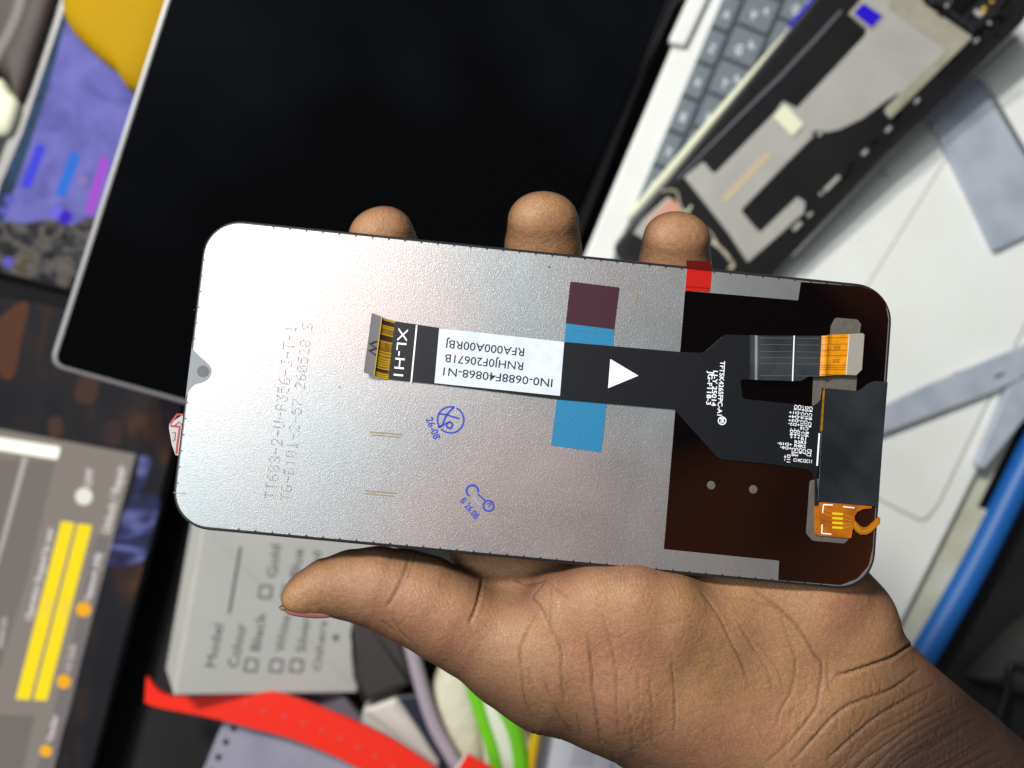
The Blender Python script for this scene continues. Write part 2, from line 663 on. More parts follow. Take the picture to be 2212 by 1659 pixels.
b.tube([FR.loc(q[0], q[1], .0002) for q in C8([(2180, 190), (1900, 440), (1500, 820), (1020, 1320)])], .0006, M_black, 8)
b.build('gasket_ridge', fr)
plate = C8([(1440, -120), (1385, -20), (1310, 75), (1404, 152), (1398, 180), (1045, 556), (972, 520), (930, 580), (632, 884), (612, 890), (562, 832), (462, 912), (540, 1010), (690, 1200),
            (790, 1352), (1000, 1140), (930, 1232), (1080, 1095), (1086, 1040), (1048, 1014), (862, 1192), (845, 1190), (760, 1090), (768, 1070), (1000, 830), (1135, 695), (1112, 690), (1146, 672),
            (1200, 682), (1262, 668), (1380, 612), (1500, 522), (1592, 462), (1500, 560), (1498, 580), (1525, 612), (1950, 190), (1700, 20), (1640, -120)])
plate = C8([(1440, -120), (1385, -20), (1310, 75), (1404, 152), (1398, 180), (1045, 556), (972, 520), (930, 580), (632, 884), (612, 890), (562, 832), (462, 912), (540, 1010), (690, 1200),
            (790, 1352), (935, 1225), (1080, 1095), (1086, 1040), (1048, 1014), (862, 1192), (845, 1190), (760, 1090), (768, 1070), (1000, 830), (1135, 695), (1112, 690), (1146, 672),
            (1200, 682), (1262, 668), (1380, 612), (1500, 522), (1592, 462), (1500, 560), (1498, 580), (1525, 612), (1950, 190), (1700, 20), (1640, -120)])
b = MB()
b.px(FR, rnd(plate, 2.2, 3), .0001, .0012, M_frame_grey, .0003)
pl_o = b.build('midplate', fr)
b = MB()
bord = C8([(1500, -100), (1520, 45), (1806, 246), (1782, 290), (1600, 462), (1505, 560), (1500, 582), (1524, 608), (1946, 190), (1700, 22), (1640, -100)])
b.px(FR, rnd(bord, 1.5, 3), .0012, .00135, M_frame_border)
b.build('raised_border', fr)
b = MB()
b.tube(smooth_path([FR.loc(q[0], q[1], .0014) for q in C8([(1515, 40), (1798, 240), (1806, 258), (1780, 292), (1602, 460)])], 5), .00028, M_frame_grey, 6)
b.build('rib', fr)
b = MB()
b.px(FR, rnd(C8([(1372, -2), (1495, 82), (1432, 158), (1308, 72)]), 3), .0012, .0016, M_frame_border, .0002)
b.px(FR, rnd(C8([(1384, 16), (1482, 82), (1428, 142), (1334, 68)]), 3), .0016, .00175, M_blue)
b.build('blue_window', fr)
b = MB()
b.px(FR, rnd(C8([(985, 538), (1080, 640), (1022, 706), (922, 602)]), 4), .0012, .0024, M_cream, .0004)
b.build('foam_pad', fr)
b = MB()
b.px(FR, C8([(888, 778), (912, 800), (682, 1042), (652, 1022)]), .0012, .0014, M_tan)
b.build('tape_strip', fr)
b = MB()
b.px(FR, rnd(C8([(392, 1020), (455, 1075), (330, 1190), (262, 1150)]), 3), .0001, .0009, M_copper, .0002)
b.build('copper_pad', fr)
b = MB()
b.px(FR, rnd(C8([(250, 1130), (380, 1010), (470, 1080), (560, 1180), (440, 1330), (200, 1200)]), 4), .0001, .0006, M_frame_grey, .0002)
b.build('bottom_bay', fr)
for (x, y, l, w) in [(1968, 208, 34, 12), (1662, 519, 36, 14), (1515, 665, 38, 16), (1393, 784, 38, 18), (1224, 945, 110, 20), (1168, 998, 20, 16), (1110, 1105, 34, 14), (1045, 1165, 60, 20)]:
    d = np.array([.70, -.71])
    n = np.array([.71, .70])
    c = np.array([x, y])
    q = [c + d * l / 2 + n * w / 2, c + d * l / 2 - n * w / 2, c - d * l / 2 - n * w / 2, c - d * l / 2 + n * w / 2]
    b = MB()
    b.px(FR, rnd(C8(q), 2.4, 4), .0001, .0010, M_frame_grey, .0002)
    b.build('clip_slot', fr)
b = MB()
for (x, y, l) in [(1850, 300, 30), (1780, 370, 26), (1560, 600, 30), (1445, 730, 26), (1320, 850, 24), (1300, 900, 30), (2100, 100, 22), (2075, 176, 10)]:
    d = np.array([.70, -.71]) * l
    b.tube([FR.loc(*c8(x - d[0], y - d[1]), .0004), FR.loc(*c8(x + d[0], y + d[1]), .0004)], .0007, M_blackgloss, 6)
b.build('rim_catches', fr)
b = MB()
mod = C8([(1700, -40), (1730, 20), (1800, 35), (1830, 75), (1955, 178), (2060, 90), (2150, -40), (2000, -110)])
b.px(FR, rnd(mod, 3), .0001, .0022, M_gasket, .0004)
b.px(FR, rnd(C8([(1830, -40), (1830, 20), (1892, 62), (1980, -20), (1950, -60)]), 3), .0022, .0045, M_blackgloss, .0006)
b.px(FR, rnd(C8([(1950, 62), (1985, 92), (2005, 70), (1972, 42)]), 2), .0022, .0028, M_frame_grey, .0002)
for x, y in [(2014, 40), (2052, 6), (2010, 62)]:
    b.disc(FR, c8(x, y), 5, .0022, .0030, M_gold, 12, .0002)
for x, y in [(1962, 138), (2035, 118), (1815, 28), (1760, 12), (1900, 120), (2080, 70)]:
    b.disc(FR, c8(x, y), 4, .0022, .0027, M_frame_grey if x % 2 else M_blackgloss, 10, .0002)
random.seed(3)
for k in range(26):
    x, y = random.uniform(1740, 2080), random.uniform(-60, 150)
    if (x - 1955) * .7 + (y - 178) * -.71 * -1 > 60 or y > (x - 1700) * .62 + 10:
        continue
    w = random.uniform(6, 20)
    b.px(FR, C8([(x, y), (x + w, y + w * .7), (x + w * .5, y + w * 1.3), (x - w * .5, y + w * .6)]), .0022, .0022 + random.uniform(.0004, .0012), random.choice([M_gasket, M_blackgloss, M_well]))
b.build('camera_bay', fr)
b = MB()
for x, y, r in [(1162, 690, 5), (1168, 684, 3)]:
    b.disc(FR, c8(x, y), r, .0001, .0016, M_frame_grey, 12, .0003)
b.build('screw_boss', fr)
M_glue = mat('dried_glue', S(205, 198, 170), .35, noise=(400, S(120, 112, 98), 3))
b = MB()
for path, w in [([(345, 985), (420, 985), (440, 1060), (470, 1100), (500, 1060)], .0006), ([(600, 1240), (660, 1290), (700, 1340), (715, 1370), (690, 1385)], .0009), ([(520, 1165), (590, 1190), (640, 1270)], .0004)]:
    b.tube(smooth_path([FR.loc(*c8(*q), .0009) for q in path], 6), w, M_glue, 8)
b.build('glue_bead', fr)

# pen lying along the frame
PN = Surf.through(P(1350, 500, .026), P(1700, 80, .030), P(1500, 620, .028))
pen = thing('pen', 'slim cream pen with blue end lying along the phone frame', 'pen', PN)
b = MB()
pts = [PN.loc(*c8(*q)) for q in [(180, 1120), (240, 1050), (620, 610), (985, 195)]]
b.tube(pts, [.0016, .0019, .0021, .0021], M_cream, 8)
b.build('barrel', pen)
b = MB()
pts = [PN.loc(*c8(*q)) for q in [(985, 195), (1015, 160)]]
b.tube(pts, .0025, mat('pale_ring', S(215, 215, 208), .3, metal=.4), 14)
b.build('ring', pen)
b = MB()
pts = [PN.loc(*c8(*q)) for q in [(1015, 160), (1180, -30), (1300, -180)]]
b.tube(pts, .0030, M_blue, 14)
b.build('cap', pen)

# ------------------------------------------------------------------ screens at the left
s = flat(.009)
tab = thing('tablet', 'tablet with lit purple wallpaper and grey rim, beyond the black lid', 'tablet', s)
M_rimgrey = mat('grey_rim', S(150, 148, 145), .4, metal=.2)
b = MB()
b.px(s, rnd([(165, -120), (120, -10), (47, 212), (-40, 445), (-200, 900), (330, 1000), (520, 300), (520, -120)], 6), -.008, 0, M_rimgrey, .001)
b.build('shell', tab)
M_wall = screen_noise('purple_wallpaper', [(.30, S(92, 90, 164)), (.5, S(110, 108, 186)), (.68, S(122, 119, 200))], 70, 3, .6)
M_teal = screen_noise('teal_edge', [(.3, S(30, 46, 70)), (.7, S(44, 78, 110))], 60, 2)
M_clutter = screen_noise('dark_photo', [(.32, S(14, 14, 18)), (.48, S(46, 46, 48)), (.58, S(104, 98, 96)), (.66, S(70, 62, 30)), (.75, S(150, 140, 130))], 110, 2, 1.2)
b = MB()
b.px(s, [(160, -120), (146, -6), (48, 287), (0, 400), (-60, 620), (330, 700), (520, 300), (520, -120)], 0, .0004, M_teal)
disp = b.build('screen', tab)
b = MB()
b.px(s, [(158, -100), (150, 20), (132, 80), (112, 160), (88, 240), (62, 320), (34, 400), (0, 500), (-40, 620), (330, 700), (520, 300), (520, -100)], .0004, .0006, M_wall)
b.build('wallpaper', disp)
b = MB()
b.px(s, spx([(-20, 485), (20, 478), (60, 482), (105, 474), (160, 486), (200, 470), (330, 500), (330, 700), (-60, 640)], 4), .0006, .0008, M_clutter)
b.build('picture', disp)
for (p0, p1, w, c, nm) in [((90, 312), (54, 406), 21, (62, 66, 222), 'icon_bar'), ((164, 328), (130, 424), 23, (42, 112, 214), 'icon_bar'), ((228, 340), (192, 462), 20, (166, 76, 206), 'icon_bar'),
                           ((128, 445), (116, 470), 22, (112, 100, 226), 'icon_bar'), ((148, 456), (134, 482), 26, (56, 18, 190), 'icon_bar'), ((176, 384), (180, 396), 22, (140, 124, 176), 'icon_bar')]:
    b = MB()
    d = np.array(p1, float) - np.array(p0)
    d /= np.linalg.norm(d)
    n = np.array([-d[1], d[0]]) * w / 2
    p0, p1 = np.array(p0), np.array(p1)
    b.px(s, rnd([tuple(p0 + n), tuple(p0 - n), tuple(p1 - n), tuple(p1 + n)], w * .45), .0008, .0010, screen(*c))
    b.build(nm, disp)
b = MB()
for c, r in [((20, 432), 11), ((8, 455), 9), ((17, 566), 12)]:
    b.disc(s, c, r, .0008, .0010, screen(92, 88, 190), 20)
b.build('icon_dots', disp)

s = flat(.030)
b = MB()
M_yel = mat('yellow_rubber', S(178, 140, 6), .75, spec=.15, bump=(160, .15, .001))
b.dome([s.loc(*q) for q in spx([(147, -60), (150, 30), (160, 62), (180, 92), (225, 136), (270, 174), (292, 204), (340, 200), (400, 60), (410, -60), (280, -110), (147, -60)], 5)], -.010, .004, .009, M_yel, 7, .45)
o = b.build('yellow_pouch')
o.matrix_world = s.M
tag(o, 'bright yellow soft pouch lying on the purple lit tablet', 'pouch')
s = flat(.012)
M_brown = mat('dark_brown_leather', S(72, 60, 54), .6, noise=(40, S(58, 48, 46), 4))
b = MB()
b.dome([s.loc(*q) for q in spx([(130, -40), (100, 60), (47, 214), (34, 196), (10, 165), (-40, 150), (-70, 60), (-40, -60), (130, -40)], 5)], -.012, 0, .004, M_brown)
o = b.build('leather_pouch')
o.matrix_world = s.M
tag(o, 'dark brown rounded leather pouch by the grey tablet rim', 'pouch')
s = flat(.010)
M_stripe = mat('grey_strap', S(120, 112, 108), .6)
b = MB()
b.tube(smooth_path([s.loc(*q, .006) for q in [(60, -60), (42, 20), (22, 70), (0, 110), (-30, 160)]], 6), .0034, M_stripe, 10, flat_z=.5)
o = b.build('strap')
o.matrix_world = s.M
tag(o, 'pale grey strap across the dark brown leather pouch', 'strap')
s = flat(.011)
b = MB()
b.dome([s.loc(*q) for q in spx([(-30, 160), (5, 170), (25, 200), (44, 222), (36, 262), (20, 292), (-10, 290), (-40, 240), (-30, 160)], 5)], -.011, 0, .004, M_cream)
o = b.build('bottle_stopper')
o.matrix_world = s.M
tag(o, 'cream rounded plastic stopper beside the brown pouch', 'stopper')

# monitor with the software window
s = flat(.024)
mon = thing('monitor', 'screen with grey software window and two yellow progress bars', 'monitor', s)
b = MB()
b.px(s, rnd([(-160, 548), (0, 585), (147, 622), (460, 700), (382, 975), (315, 1244), (205, 1659), (170, 1790), (-400, 1790), (-400, 500)], 5), -.006, 0, M_bezel2, .0012)
b.build('bezel', mon)
M_wp = screen_noise('dark_wallpaper', [(.40, S(22, 22, 30)), (.56, S(30, 26, 30)), (.68, S(52, 36, 30)), (.80, S(88, 52, 32))], 42, 3, .4, (1.6, .7, 1))
b = MB()
b.px(s, [(-160, 590), (0, 640), (140, 668), (360, 712), (430, 730), (372, 960), (306, 1236), (196, 1659), (160, 1790), (-400, 1790), (-400, 560)], 0, .0003, M_wp)
scr = b.build('screen', mon)
b = MB()
for poly, c in [([(-5, 690), (40, 655), (62, 662), (44, 740), (28, 815), (-5, 800)], (84, 50, 30)), ([(190, 752), (228, 760), (214, 830), (200, 872), (160, 860), (178, 800)], (66, 44, 34)),
                ([(104, 905), (130, 900), (136, 935), (108, 945)], (70, 46, 38)), ([(230, 910), (262, 912), (258, 962), (226, 952)], (52, 36, 36))]:
    b.px(s, spx(poly + [poly[0]], 4), .0003, .0005, screen(*c))
b.build('orange_shape', scr)
M_bluepic = screen_noise('blue_picture', [(.34, S(20, 20, 34)), (.5, S(46, 48, 92)), (.68, S(112, 120, 182))], 85, 2, .5, (.5, 1.2, 1))
b = MB()
b.px(s, spx([(302, 984), (328, 992), (312, 1050), (345, 1078), (334, 1130), (322, 1180), (306, 1212), (262, 1222), (230, 1214), (262, 1120), (290, 1060), (302, 984)], 3), .0003, .0005, M_bluepic)
b.build('blue_shape', scr)
b = MB()
W_ = screen(136, 128, 120)
b.px(s, [(-140, 896), (0, 927), (293, 981), (222, 1244), (115, 1659), (80, 1790), (-400, 1790), (-400, 840)], .0005, .0007, W_)
win = b.build('window_panel', scr)


def c6(x, y):
    return (.4545 * x, 905.2 + .4545 * y)


def C6(l):
    return [c6(*q) for q in l]


b = MB()
b.px(s, C6([(0, 190), (265, 200), (130, 760), (0, 1180), (-300, 1180), (-300, 150)]), .0007, .0008, screen(120, 113, 108))
b.px(s, C6([(0, 1405), (165, 1410), (90, 1760), (-200, 1760), (-200, 1400)]), .0007, .0008, screen(116, 110, 105))
b.px(s, C6([(455, 550), (525, 560), (430, 960), (330, 1380), (215, 1760), (150, 1760), (260, 1360), (380, 900)]), .0007, .0008, screen(118, 112, 112))
b.build('side_panel', win)
b = MB()
b.px(s, rnd(C6([(-60, 78), (0, 88), (287, 133), (272, 192), (0, 148), (-60, 138)]), 3), .0008, .0010, screen(255, 255, 240, 1.2))
b.build('address_field', win)
for q in ([(290, 485), (355, 494), (141, 1336), (74, 1330)], [(370, 497), (437, 506), (222, 1339), (158, 1335)]):
    b = MB()
    b.px(s, rnd(C6(q), 3), .0008, .0010, screen(252, 222, 20, 1.05))
    b.text(s, '100', c6(*[q[3][0] * .46 + q[0][0] * .54 + 46, q[3][1] * .53 + q[0][1] * .47]), c6(*[q[3][0] * .40 + q[0][0] * .60 + 46, q[3][1] * .44 + q[0][1] * .56]), 14, .0011, screen(236, 196, 110))
    b.build('progress_bar', win)
b = MB()
b.px(s, C6([(108, 178), (131, 182), (20, 590), (-20, 720), (-30, 720)]), .0008, .0010, screen(186, 176, 172))
b.build('divider', win)
b = MB()
b.disc(s, c6(398, 368), 18.5, .0008, .0010, screen(236, 234, 222), 24)
b.build('toggle', win)
for x, y, r in [(397, 905, 16), (303, 1248, 15), (218, 1578, 13)]:
    b = MB()
    b.disc(s, c6(x, y), r, .0008, .0010, screen(248, 178, 22), 22)
    b.build('status_dot', win)
b = MB()
TX = screen(226, 220, 216)
TY = screen(196, 190, 188)
for st, a, c, h in [('Operation Stopped by user', (150, 958), (256, 520), 15), ('Unlock / Repair', (520, 545), (598, 225), 18), ('OFF', (432, 325), (446, 238), 15), ('Network (4/8)', (432, 865), (486, 640), 15),
                    ('HI-Safe', (336, 1205), (362, 1072), 14), ('Vendor', (248, 1540), (278, 1408), 15), ('Search', (10, 1090), (34, 945), 14)]:
    b = MB()
    b.text(s, st, c6(*a), c6(*c), h, .0011, TX if h > 14 else TY, .02)
    b.build('caption', win)

# ------------------------------------------------------------------ white box
BX = Surf.through(P(375, 1500, .066), P(437, 1150, .066), P(775, 1497, .030))
M_box = mat('matt_white_card', S(198, 197, 192), .6, noise=(25, S(192, 191, 186), 3))
M_print = mat('grey_print', S(74, 74, 74), .7)
bxm = MB()
box = thing('box', 'white cardboard box printed Model and Colour with tick boxes', 'box', BX)
bxm.px(BX, rnd([(375, 1502), (440, 1130), (870, 1150), (790, 1360), (771, 1496)], 3), -.030, 0, M_box, .0006)
bxm.build('carton', box)


def c7(x, y):
    return (307.2 + .2348 * x, 1124.6 + .2348 * y)


b = MB()
for st, a, c, h in [('Model', (672, 1345), (748, 955), 92), ('Colour', (880, 1350), (958, 945), 96), ('Black', (1085, 1195), (1140, 850), 92), ('White', (1305, 1205), (1362, 878), 86), ('Silver', (1500, 1205), (1548, 890), 86),
                    ('Others', (1640, 1378), (1700, 925), 72), ('Gold', (1236, 520), (1275, 225), 92), ('Blue', (1440, 520), (1485, 260), 86), ('Red', (1600, 520), (1650, 290), 84)]:
    b.text(BX, st, c7(*a), c7(*c), h * .2348, .00012, M_print, .0)
for x, y in [(1000, 1330), (1232, 1335), (1418, 1335), (1132, 655), (1340, 660)]:
    q = [(x - 62, y + 50), (x - 38, y - 60), (x + 62, y - 50), (x + 48, y + 60)]
    for i in range(4):
        b.line(BX, [c7(*q[i]), c7(*q[(i + 1) % 4])], 3.6, .00012, M_print)
b.line(BX, [c7(800, 855), c7(905, 240)], 5, .00012, M_print)
st = []
for k in range(10):
    a = k * math.pi / 5
    r = 9.5 if k % 2 == 0 else 4.5
    x, y = c7(1782, 1078)
    st.append((x + r * math.cos(a), y + r * math.sin(a)))
b.px(BX, st, .00008, .00012, M_print)
b.build('printing', box)

# ------------------------------------------------------------------ clutter at the bottom edge
M_red = mat('bright_red_rubber', S(240, 42, 20), .45)
M_dots = mat('pinkish_holes', S(214, 70, 66), .6)
M_lav = mat('lavender_grey_rubber', S(150, 148, 164), .55, noise=(60, S(138, 136, 152), 3))
M_hole = mat('dark_hole', S(20, 20, 24), .8)
s = flat(.050)
red = thing('wristband', 'bright red curved rubber band with a row of small holes', 'strap', s)
b = MB()
up = spx([(316, 1462), (352, 1500), (420, 1506), (490, 1499), (553, 1496), (598, 1498), (658, 1516), (753, 1554), (848, 1599), (940, 1659), (1010, 1712)], 6)
lo = spx([(312, 1518), (350, 1530), (420, 1543), (487, 1558), (553, 1575), (590, 1584), (653, 1604), (715, 1630), (773, 1659), (830, 1690), (880, 1740)], 6)
n = len(up)
for k, (p, q) in enumerate(zip(up, lo)):
    pass
A = [s.loc(p[0], p[1], -.006 + .006 * min(1, i / 12)) for i, p in enumerate(up)]
B = [s.loc(p[0], p[1], -.006 + .006 * min(1, i / 12)) for i, p in enumerate(lo)]
V = A + B + [p - Vector((0, 0, .0022)) for p in A] + [p - Vector((0, 0, .0022)) for p in B]
Fs = []
for i in range(n - 1):
    Fs += [(i + 1, i, n + i, n + i + 1), (i, i + 1, 2 * n + i + 1, 2 * n + i), (n + i + 1, n + i, 3 * n + i, 3 * n + i + 1), (2 * n + i, 2 * n + i + 1, 3 * n + i + 1, 3 * n + i)]
b.add(V, Fs, M_red)
b.build('band', red)
b = MB()
for x, y in [(492, 1512), (530, 1520), (571, 1536), (614, 1548), (656, 1562), (696, 1578), (736, 1595), (774, 1613), (811, 1634), (850, 1656)]:
    b.disc(s, (x, y), 5.5, .0001, .0003, M_dots, 14)
b.build('hole_row', red)
s = flat(.050)
b = MB()
b.px(s, [(1008, 1629), (1064, 1660), (1110, 1700), (980, 1710), (985, 1668)], -.002, 0, M_red, .0004)
b.px(s, [(1004, 1631), (1008, 1629), (985, 1668), (978, 1672)], -.002, .0001, M_white)
o = b.build('red_card')
o.matrix_world = s.M
tag(o, 'small red card corner with a white edge at the bottom', 'card')

s = flat(.040)
b = MB()
b.px(s, rnd([(485, 1556), (520, 1548), (660, 1590), (800, 1660), (830, 1740), (400, 1740), (440, 1659), (468, 1590)], 6), -.005, 0, M_lav, .001)
for x, y in [(505, 1574), (488, 1603), (472, 1636), (458, 1668)]:
    b.disc(s, (x, y), 7, 0, .0001, M_hole, 14)
o = b.build('perforated_strip')
o.matrix_world = s.M
tag(o, 'lavender grey strip with small round holes below the red band', 'strip')
s = flat(.028)
b = MB()
b.px(s, rnd([(600, 1490), (738, 1498), (800, 1580), (700, 1600), (600, 1560)], 5), -.004, 0, mat('mauve_plastic', S(112, 104, 116), .5), .001)
o = b.build('plastic_cover')
o.matrix_world = s.M
tag(o, 'dull mauve plastic cover between white box and red band', 'cover')
s = flat(.034)
b = MB()
b.px(s, rnd([(740, 1300), (800, 1330), (872, 1384), (897, 1478), (785, 1524), (760, 1470)], 8), -.014, 0, mat('charcoal_plastic', S(52, 48, 46), .55), .003)
o = b.build('charger')
o.matrix_world = s.M
tag(o, 'charcoal plastic charger block beside the white box', 'charger')
s = flat(.030)
b = MB()
b.px(s, rnd([(856, 1508), (784, 1532), (778, 1566), (850, 1600), (935, 1680), (950, 1650), (905, 1580)], 7), -.012, 0, mat('ivory_plastic', S(205, 200, 192), .5), .002)
o = b.build('plug')
o.matrix_world = s.M
tag(o, 'ivory plastic plug block between red band and navy strap', 'plug')
s = flat(.028)
b = MB()
b.px(s, rnd([(850, 1505), (900, 1500), (940, 1570), (1000, 1690), (960, 1700), (905, 1590)], 4), -.004, 0, mat('navy_rubber', S(24, 34, 50), .5), .001)
o = b.build('navy_strap')
o.matrix_world = s.M
tag(o, 'dark navy strap running beside the mauve cable', 'strap')
s = flat(.034)
b = MB()
b.tube(smooth_path([s.loc(*q) for q in [(880, 1340), (886, 1386), (897, 1431), (910, 1481), (925, 1531), (945, 1581), (975, 1634), (1005, 1690)]], 8), .0032, mat('mauve_cable', S(168, 156, 166), .45), 14)
o = b.build('cable')
o.matrix_world = s.M
tag(o, 'thick pale mauve cable curving down below the thumb', 'cable')
s = flat(.024)
b = MB()
M_ivory = mat('crumpled_cream', S(212, 208, 186), .6, noise=(50, S(190, 186, 160), 3), bump=(70, .6, .004))
b.dome([s.loc(*q) for q in spx([(925, 1505), (960, 1425), (1010, 1455), (1030, 1540), (1042, 1650), (1000, 1690), (960, 1620), (925, 1505)], 5)], -.02, 0, .006, M_ivory)
o = b.build('cloth')
o.matrix_world = s.M
tag(o, 'crumpled cream cloth between the cable and green grip', 'cloth')
s = flat(.028)
M_green = mat('lime_green_plastic', S(112, 200, 30), .4)
M_gwhite = mat('white_plastic', S(222, 226, 206), .45)
t = thing('grip', 'lime green and white curved plastic grip below the palm', 'grip', s)
b = MB()
b.dome([s.loc(*q) for q in spx([(1008, 1470), (1060, 1490), (1120, 1550), (1150, 1620), (1150, 1700), (1060, 1700), (1040, 1600), (1008, 1470)], 5)], -.012, 0, .004, M_gwhite)
b.build('body', t)
b = MB()
b.tube(smooth_path([s.loc(*q, .0035) for q in [(1005, 1440), (1022, 1490), (1044, 1560), (1064, 1620), (1080, 1690)]], 8), .0030, M_green, 12, flat_z=.6)
b.build('green_edge', t)
b = MB()
b.tube(smooth_path([s.loc(*q, .0045) for q in [(1060, 1490), (1090, 1532), (1112, 1580), (1124, 1640), (1128, 1700)]], 8), .0034, M_green, 12, flat_z=.6)
b.build('green_edge', t)
s = flat(.030)
b = MB()
b.tube([s.loc(*q) for q in [(1172, 1530), (1160, 1574), (1146, 1659), (1136, 1720)]], .0024, mat('yellow_plastic', S(226, 184, 20), .4), 14)
o = b.build('yellow_stick')
o.matrix_world = s.M
tag(o, 'thin yellow plastic stick beside the white paper', 'stick')
s = flat(.020)
b = MB()
M_paper = mat('white_paper', S(222, 222, 230), .7)
b.px(s, [(1160, 1560), (1300, 1590), (1440, 1660), (1440, 1740), (1140, 1740)], -.0004, 0, M_paper)
for x, y in [(1324, 1641), (1346, 1648), (1322, 1656)]:
    b.disc(s, (x, y), 5, 0, .0001, M_lav, 12)
b.px(s, [(1240, 1610), (1286, 1628), (1280, 1659), (1228, 1659)], 0, .0001, mat('pale_print', S(200, 200, 208), .7))
o = b.build('paper')
o.matrix_world = s.M
tag(o, 'white paper sheet with faint print under the palm', 'paper')

# ------------------------------------------------------------------ the phone display held in the hand
def rot(a, bb, g):
    return Matrix.Rotation(g, 4, 'Z') @ Matrix.Rotation(bb, 4, 'Y') @ Matrix.Rotation(a, 4, 'X')


D = Surf(Matrix.Translation((.00626476, -.00473131, .23466781)) @ rot(-.06660035, .02307326, -.09788619))
LX, LY = .163 / 2, .07195 / 2
M_edge = mat('dark_glass_edge', S(34, 35, 39), .28, coat=.3)
M_edge2 = mat('black_glass_edge', S(14, 14, 16), .2)


def metal_sheet():
    m = bpy.data.materials.new('grained_metal_sheet')
    m.use_nodes = True
    nt = m.node_tree
    p = nt.nodes['Principled BSDF']
    tc = nt.nodes.new('ShaderNodeTexCoord')
    big = nt.nodes.new('ShaderNodeTexNoise')
    big.inputs['Scale'].default_value = 16
    big.inputs['Detail'].default_value = 1
    r = nt.nodes.new('ShaderNodeValToRGB')
    e = r.color_ramp.elements
    e[0].position, e[0].color = .36, (.37, .40, .41, 1)
    e[1].position, e[1].color = .64, (.44, .375, .365, 1)  # pinkish tint paints in warm reflections from the surroundings
    nt.links.new(tc.outputs['Object'], big.inputs['Vector'])
    nt.links.new(big.outputs['Fac'], r.inputs['Fac'])
    nt.links.new(r.outputs['Color'], p.inputs['Base Color'])
    p.inputs['Metallic'].default_value = .86
    sm = nt.nodes.new('ShaderNodeTexNoise')
    sm.inputs['Scale'].default_value = 55
    sm.inputs['Detail'].default_value = 4
    sm.inputs['Distortion'].default_value = .8
    nt.links.new(tc.outputs['Object'], sm.inputs['Vector'])
    mr = nt.nodes.new('ShaderNodeMapRange')
    mr.inputs['From Min'].default_value = .3
    mr.inputs['From Max'].default_value = .7
    mr.inputs['To Min'].default_value = .395
    mr.inputs['To Max'].default_value = .455
    nt.links.new(sm.outputs['Fac'], mr.inputs['Value'])
    nt.links.new(mr.outputs['Result'], p.inputs['Roughness'])
    n = nt.nodes.new('ShaderNodeTexNoise')
    n.inputs['Scale'].default_value = 3000
    n.inputs['Detail'].default_value = 1.5
    n.inputs['Distortion'].default_value = 1.4
    nt.links.new(tc.outputs['Object'], n.inputs['Vector'])
    bp = nt.nodes.new('ShaderNodeBump')
    bp.inputs['Strength'].default_value = .58
    bp.inputs['Distance'].default_value = .00007
    nt.links.new(n.outputs['Fac'], bp.inputs['Height'])
    nt.links.new(bp.outputs['Normal'], p.inputs['Normal'])
    return m


M_sheet = metal_sheet()


def grained(name, col, rough=.4, metal=.3):
    return mat(name, col, rough, metal, bump=(2300, .4, .0001))


M_bluetape = grained('blue_tape', S(44, 128, 172), .42, .25)
M_redtape = mat('red_tape', S(178, 24, 14), .3, bump=(900, .15, .0002))
M_maroon = mat('maroon_film', S(66, 36, 48), .3)
M_window = mat('dark_film_amber_sheen', (.0016, .0004, .0007, 1), .12, spec=.22, noise=(15, (.034, .0090, .0030, 1), 1))  # amber noise paints warm reflections into the dark film
def ramp(m, a, c):
    for n in m.node_tree.nodes:
        if n.type == 'VALTORGB':
            n.color_ramp.elements[0].position, n.color_ramp.elements[1].position = a, c


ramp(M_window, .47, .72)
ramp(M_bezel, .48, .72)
M_fpc = mat('black_flex_film', S(17, 18, 23), .38, bump=(700, .03, .0002), spec=.45)
M_fpc2 = mat('dark_grey_flex', S(72, 76, 80), .27, metal=.45, noise=(160, S(54, 58, 62), 4))
M_amber = mat('amber_polyimide', S(226, 148, 14), .32, noise=(500, S(205, 128, 10), 2))
M_amber2 = mat('dark_amber_polyimide', S(150, 108, 10), .35, noise=(700, S(112, 78, 16), 2))
M_trace = mat('copper_trace', S(110, 66, 8), .4)
M_trace2 = mat('bright_trace', S(206, 170, 40), .3, metal=.3)
M_maroon2 = mat('maroon_trace', S(52, 30, 26), .4)
M_stiff = mat('grey_stiffener', S(118, 118, 120), .42, metal=.3)
M_stiff2 = mat('pale_steel_stiffener', S(176, 170, 158), .4, metal=.35)
M_lab = mat('white_label', S(214, 222, 232), .5, noise=(260, S(200, 208, 220), 3))
M_ink = mat('black_ink', S(20, 20, 26), .6)
M_silk = mat('white_silkscreen', S(244, 246, 250), .5)
M_inkgrey = mat('grey_inkjet', S(122, 120, 127), .6)
M_stamp = mat('blue_stamp_ink', S(38, 62, 176), .55)
M_stampf = mat('faint_stamp_ink', S(150, 156, 184), .55)
M_tanmark = mat('tan_mark', S(138, 130, 104), .6)
M_notch = mat('grey_notch_plastic', S(124, 130, 134), .45)
M_hole2 = mat('grey_camera_glass', S(64, 68, 78), .3)
M_panel = mat('gloss_charcoal_film', S(26, 29, 32), .2, rnoise=(110, .18), noise=(70, S(44, 47, 51), 5))
M_pad = mat('yellow_pad', S(238, 214, 40), .3, metal=.2)
M_tick = mat('dark_tick', S(46, 48, 52), .5)

disp = thing('phone_display', 'phone display module held back side up, silver sheet with black flex', 'phone display', D)


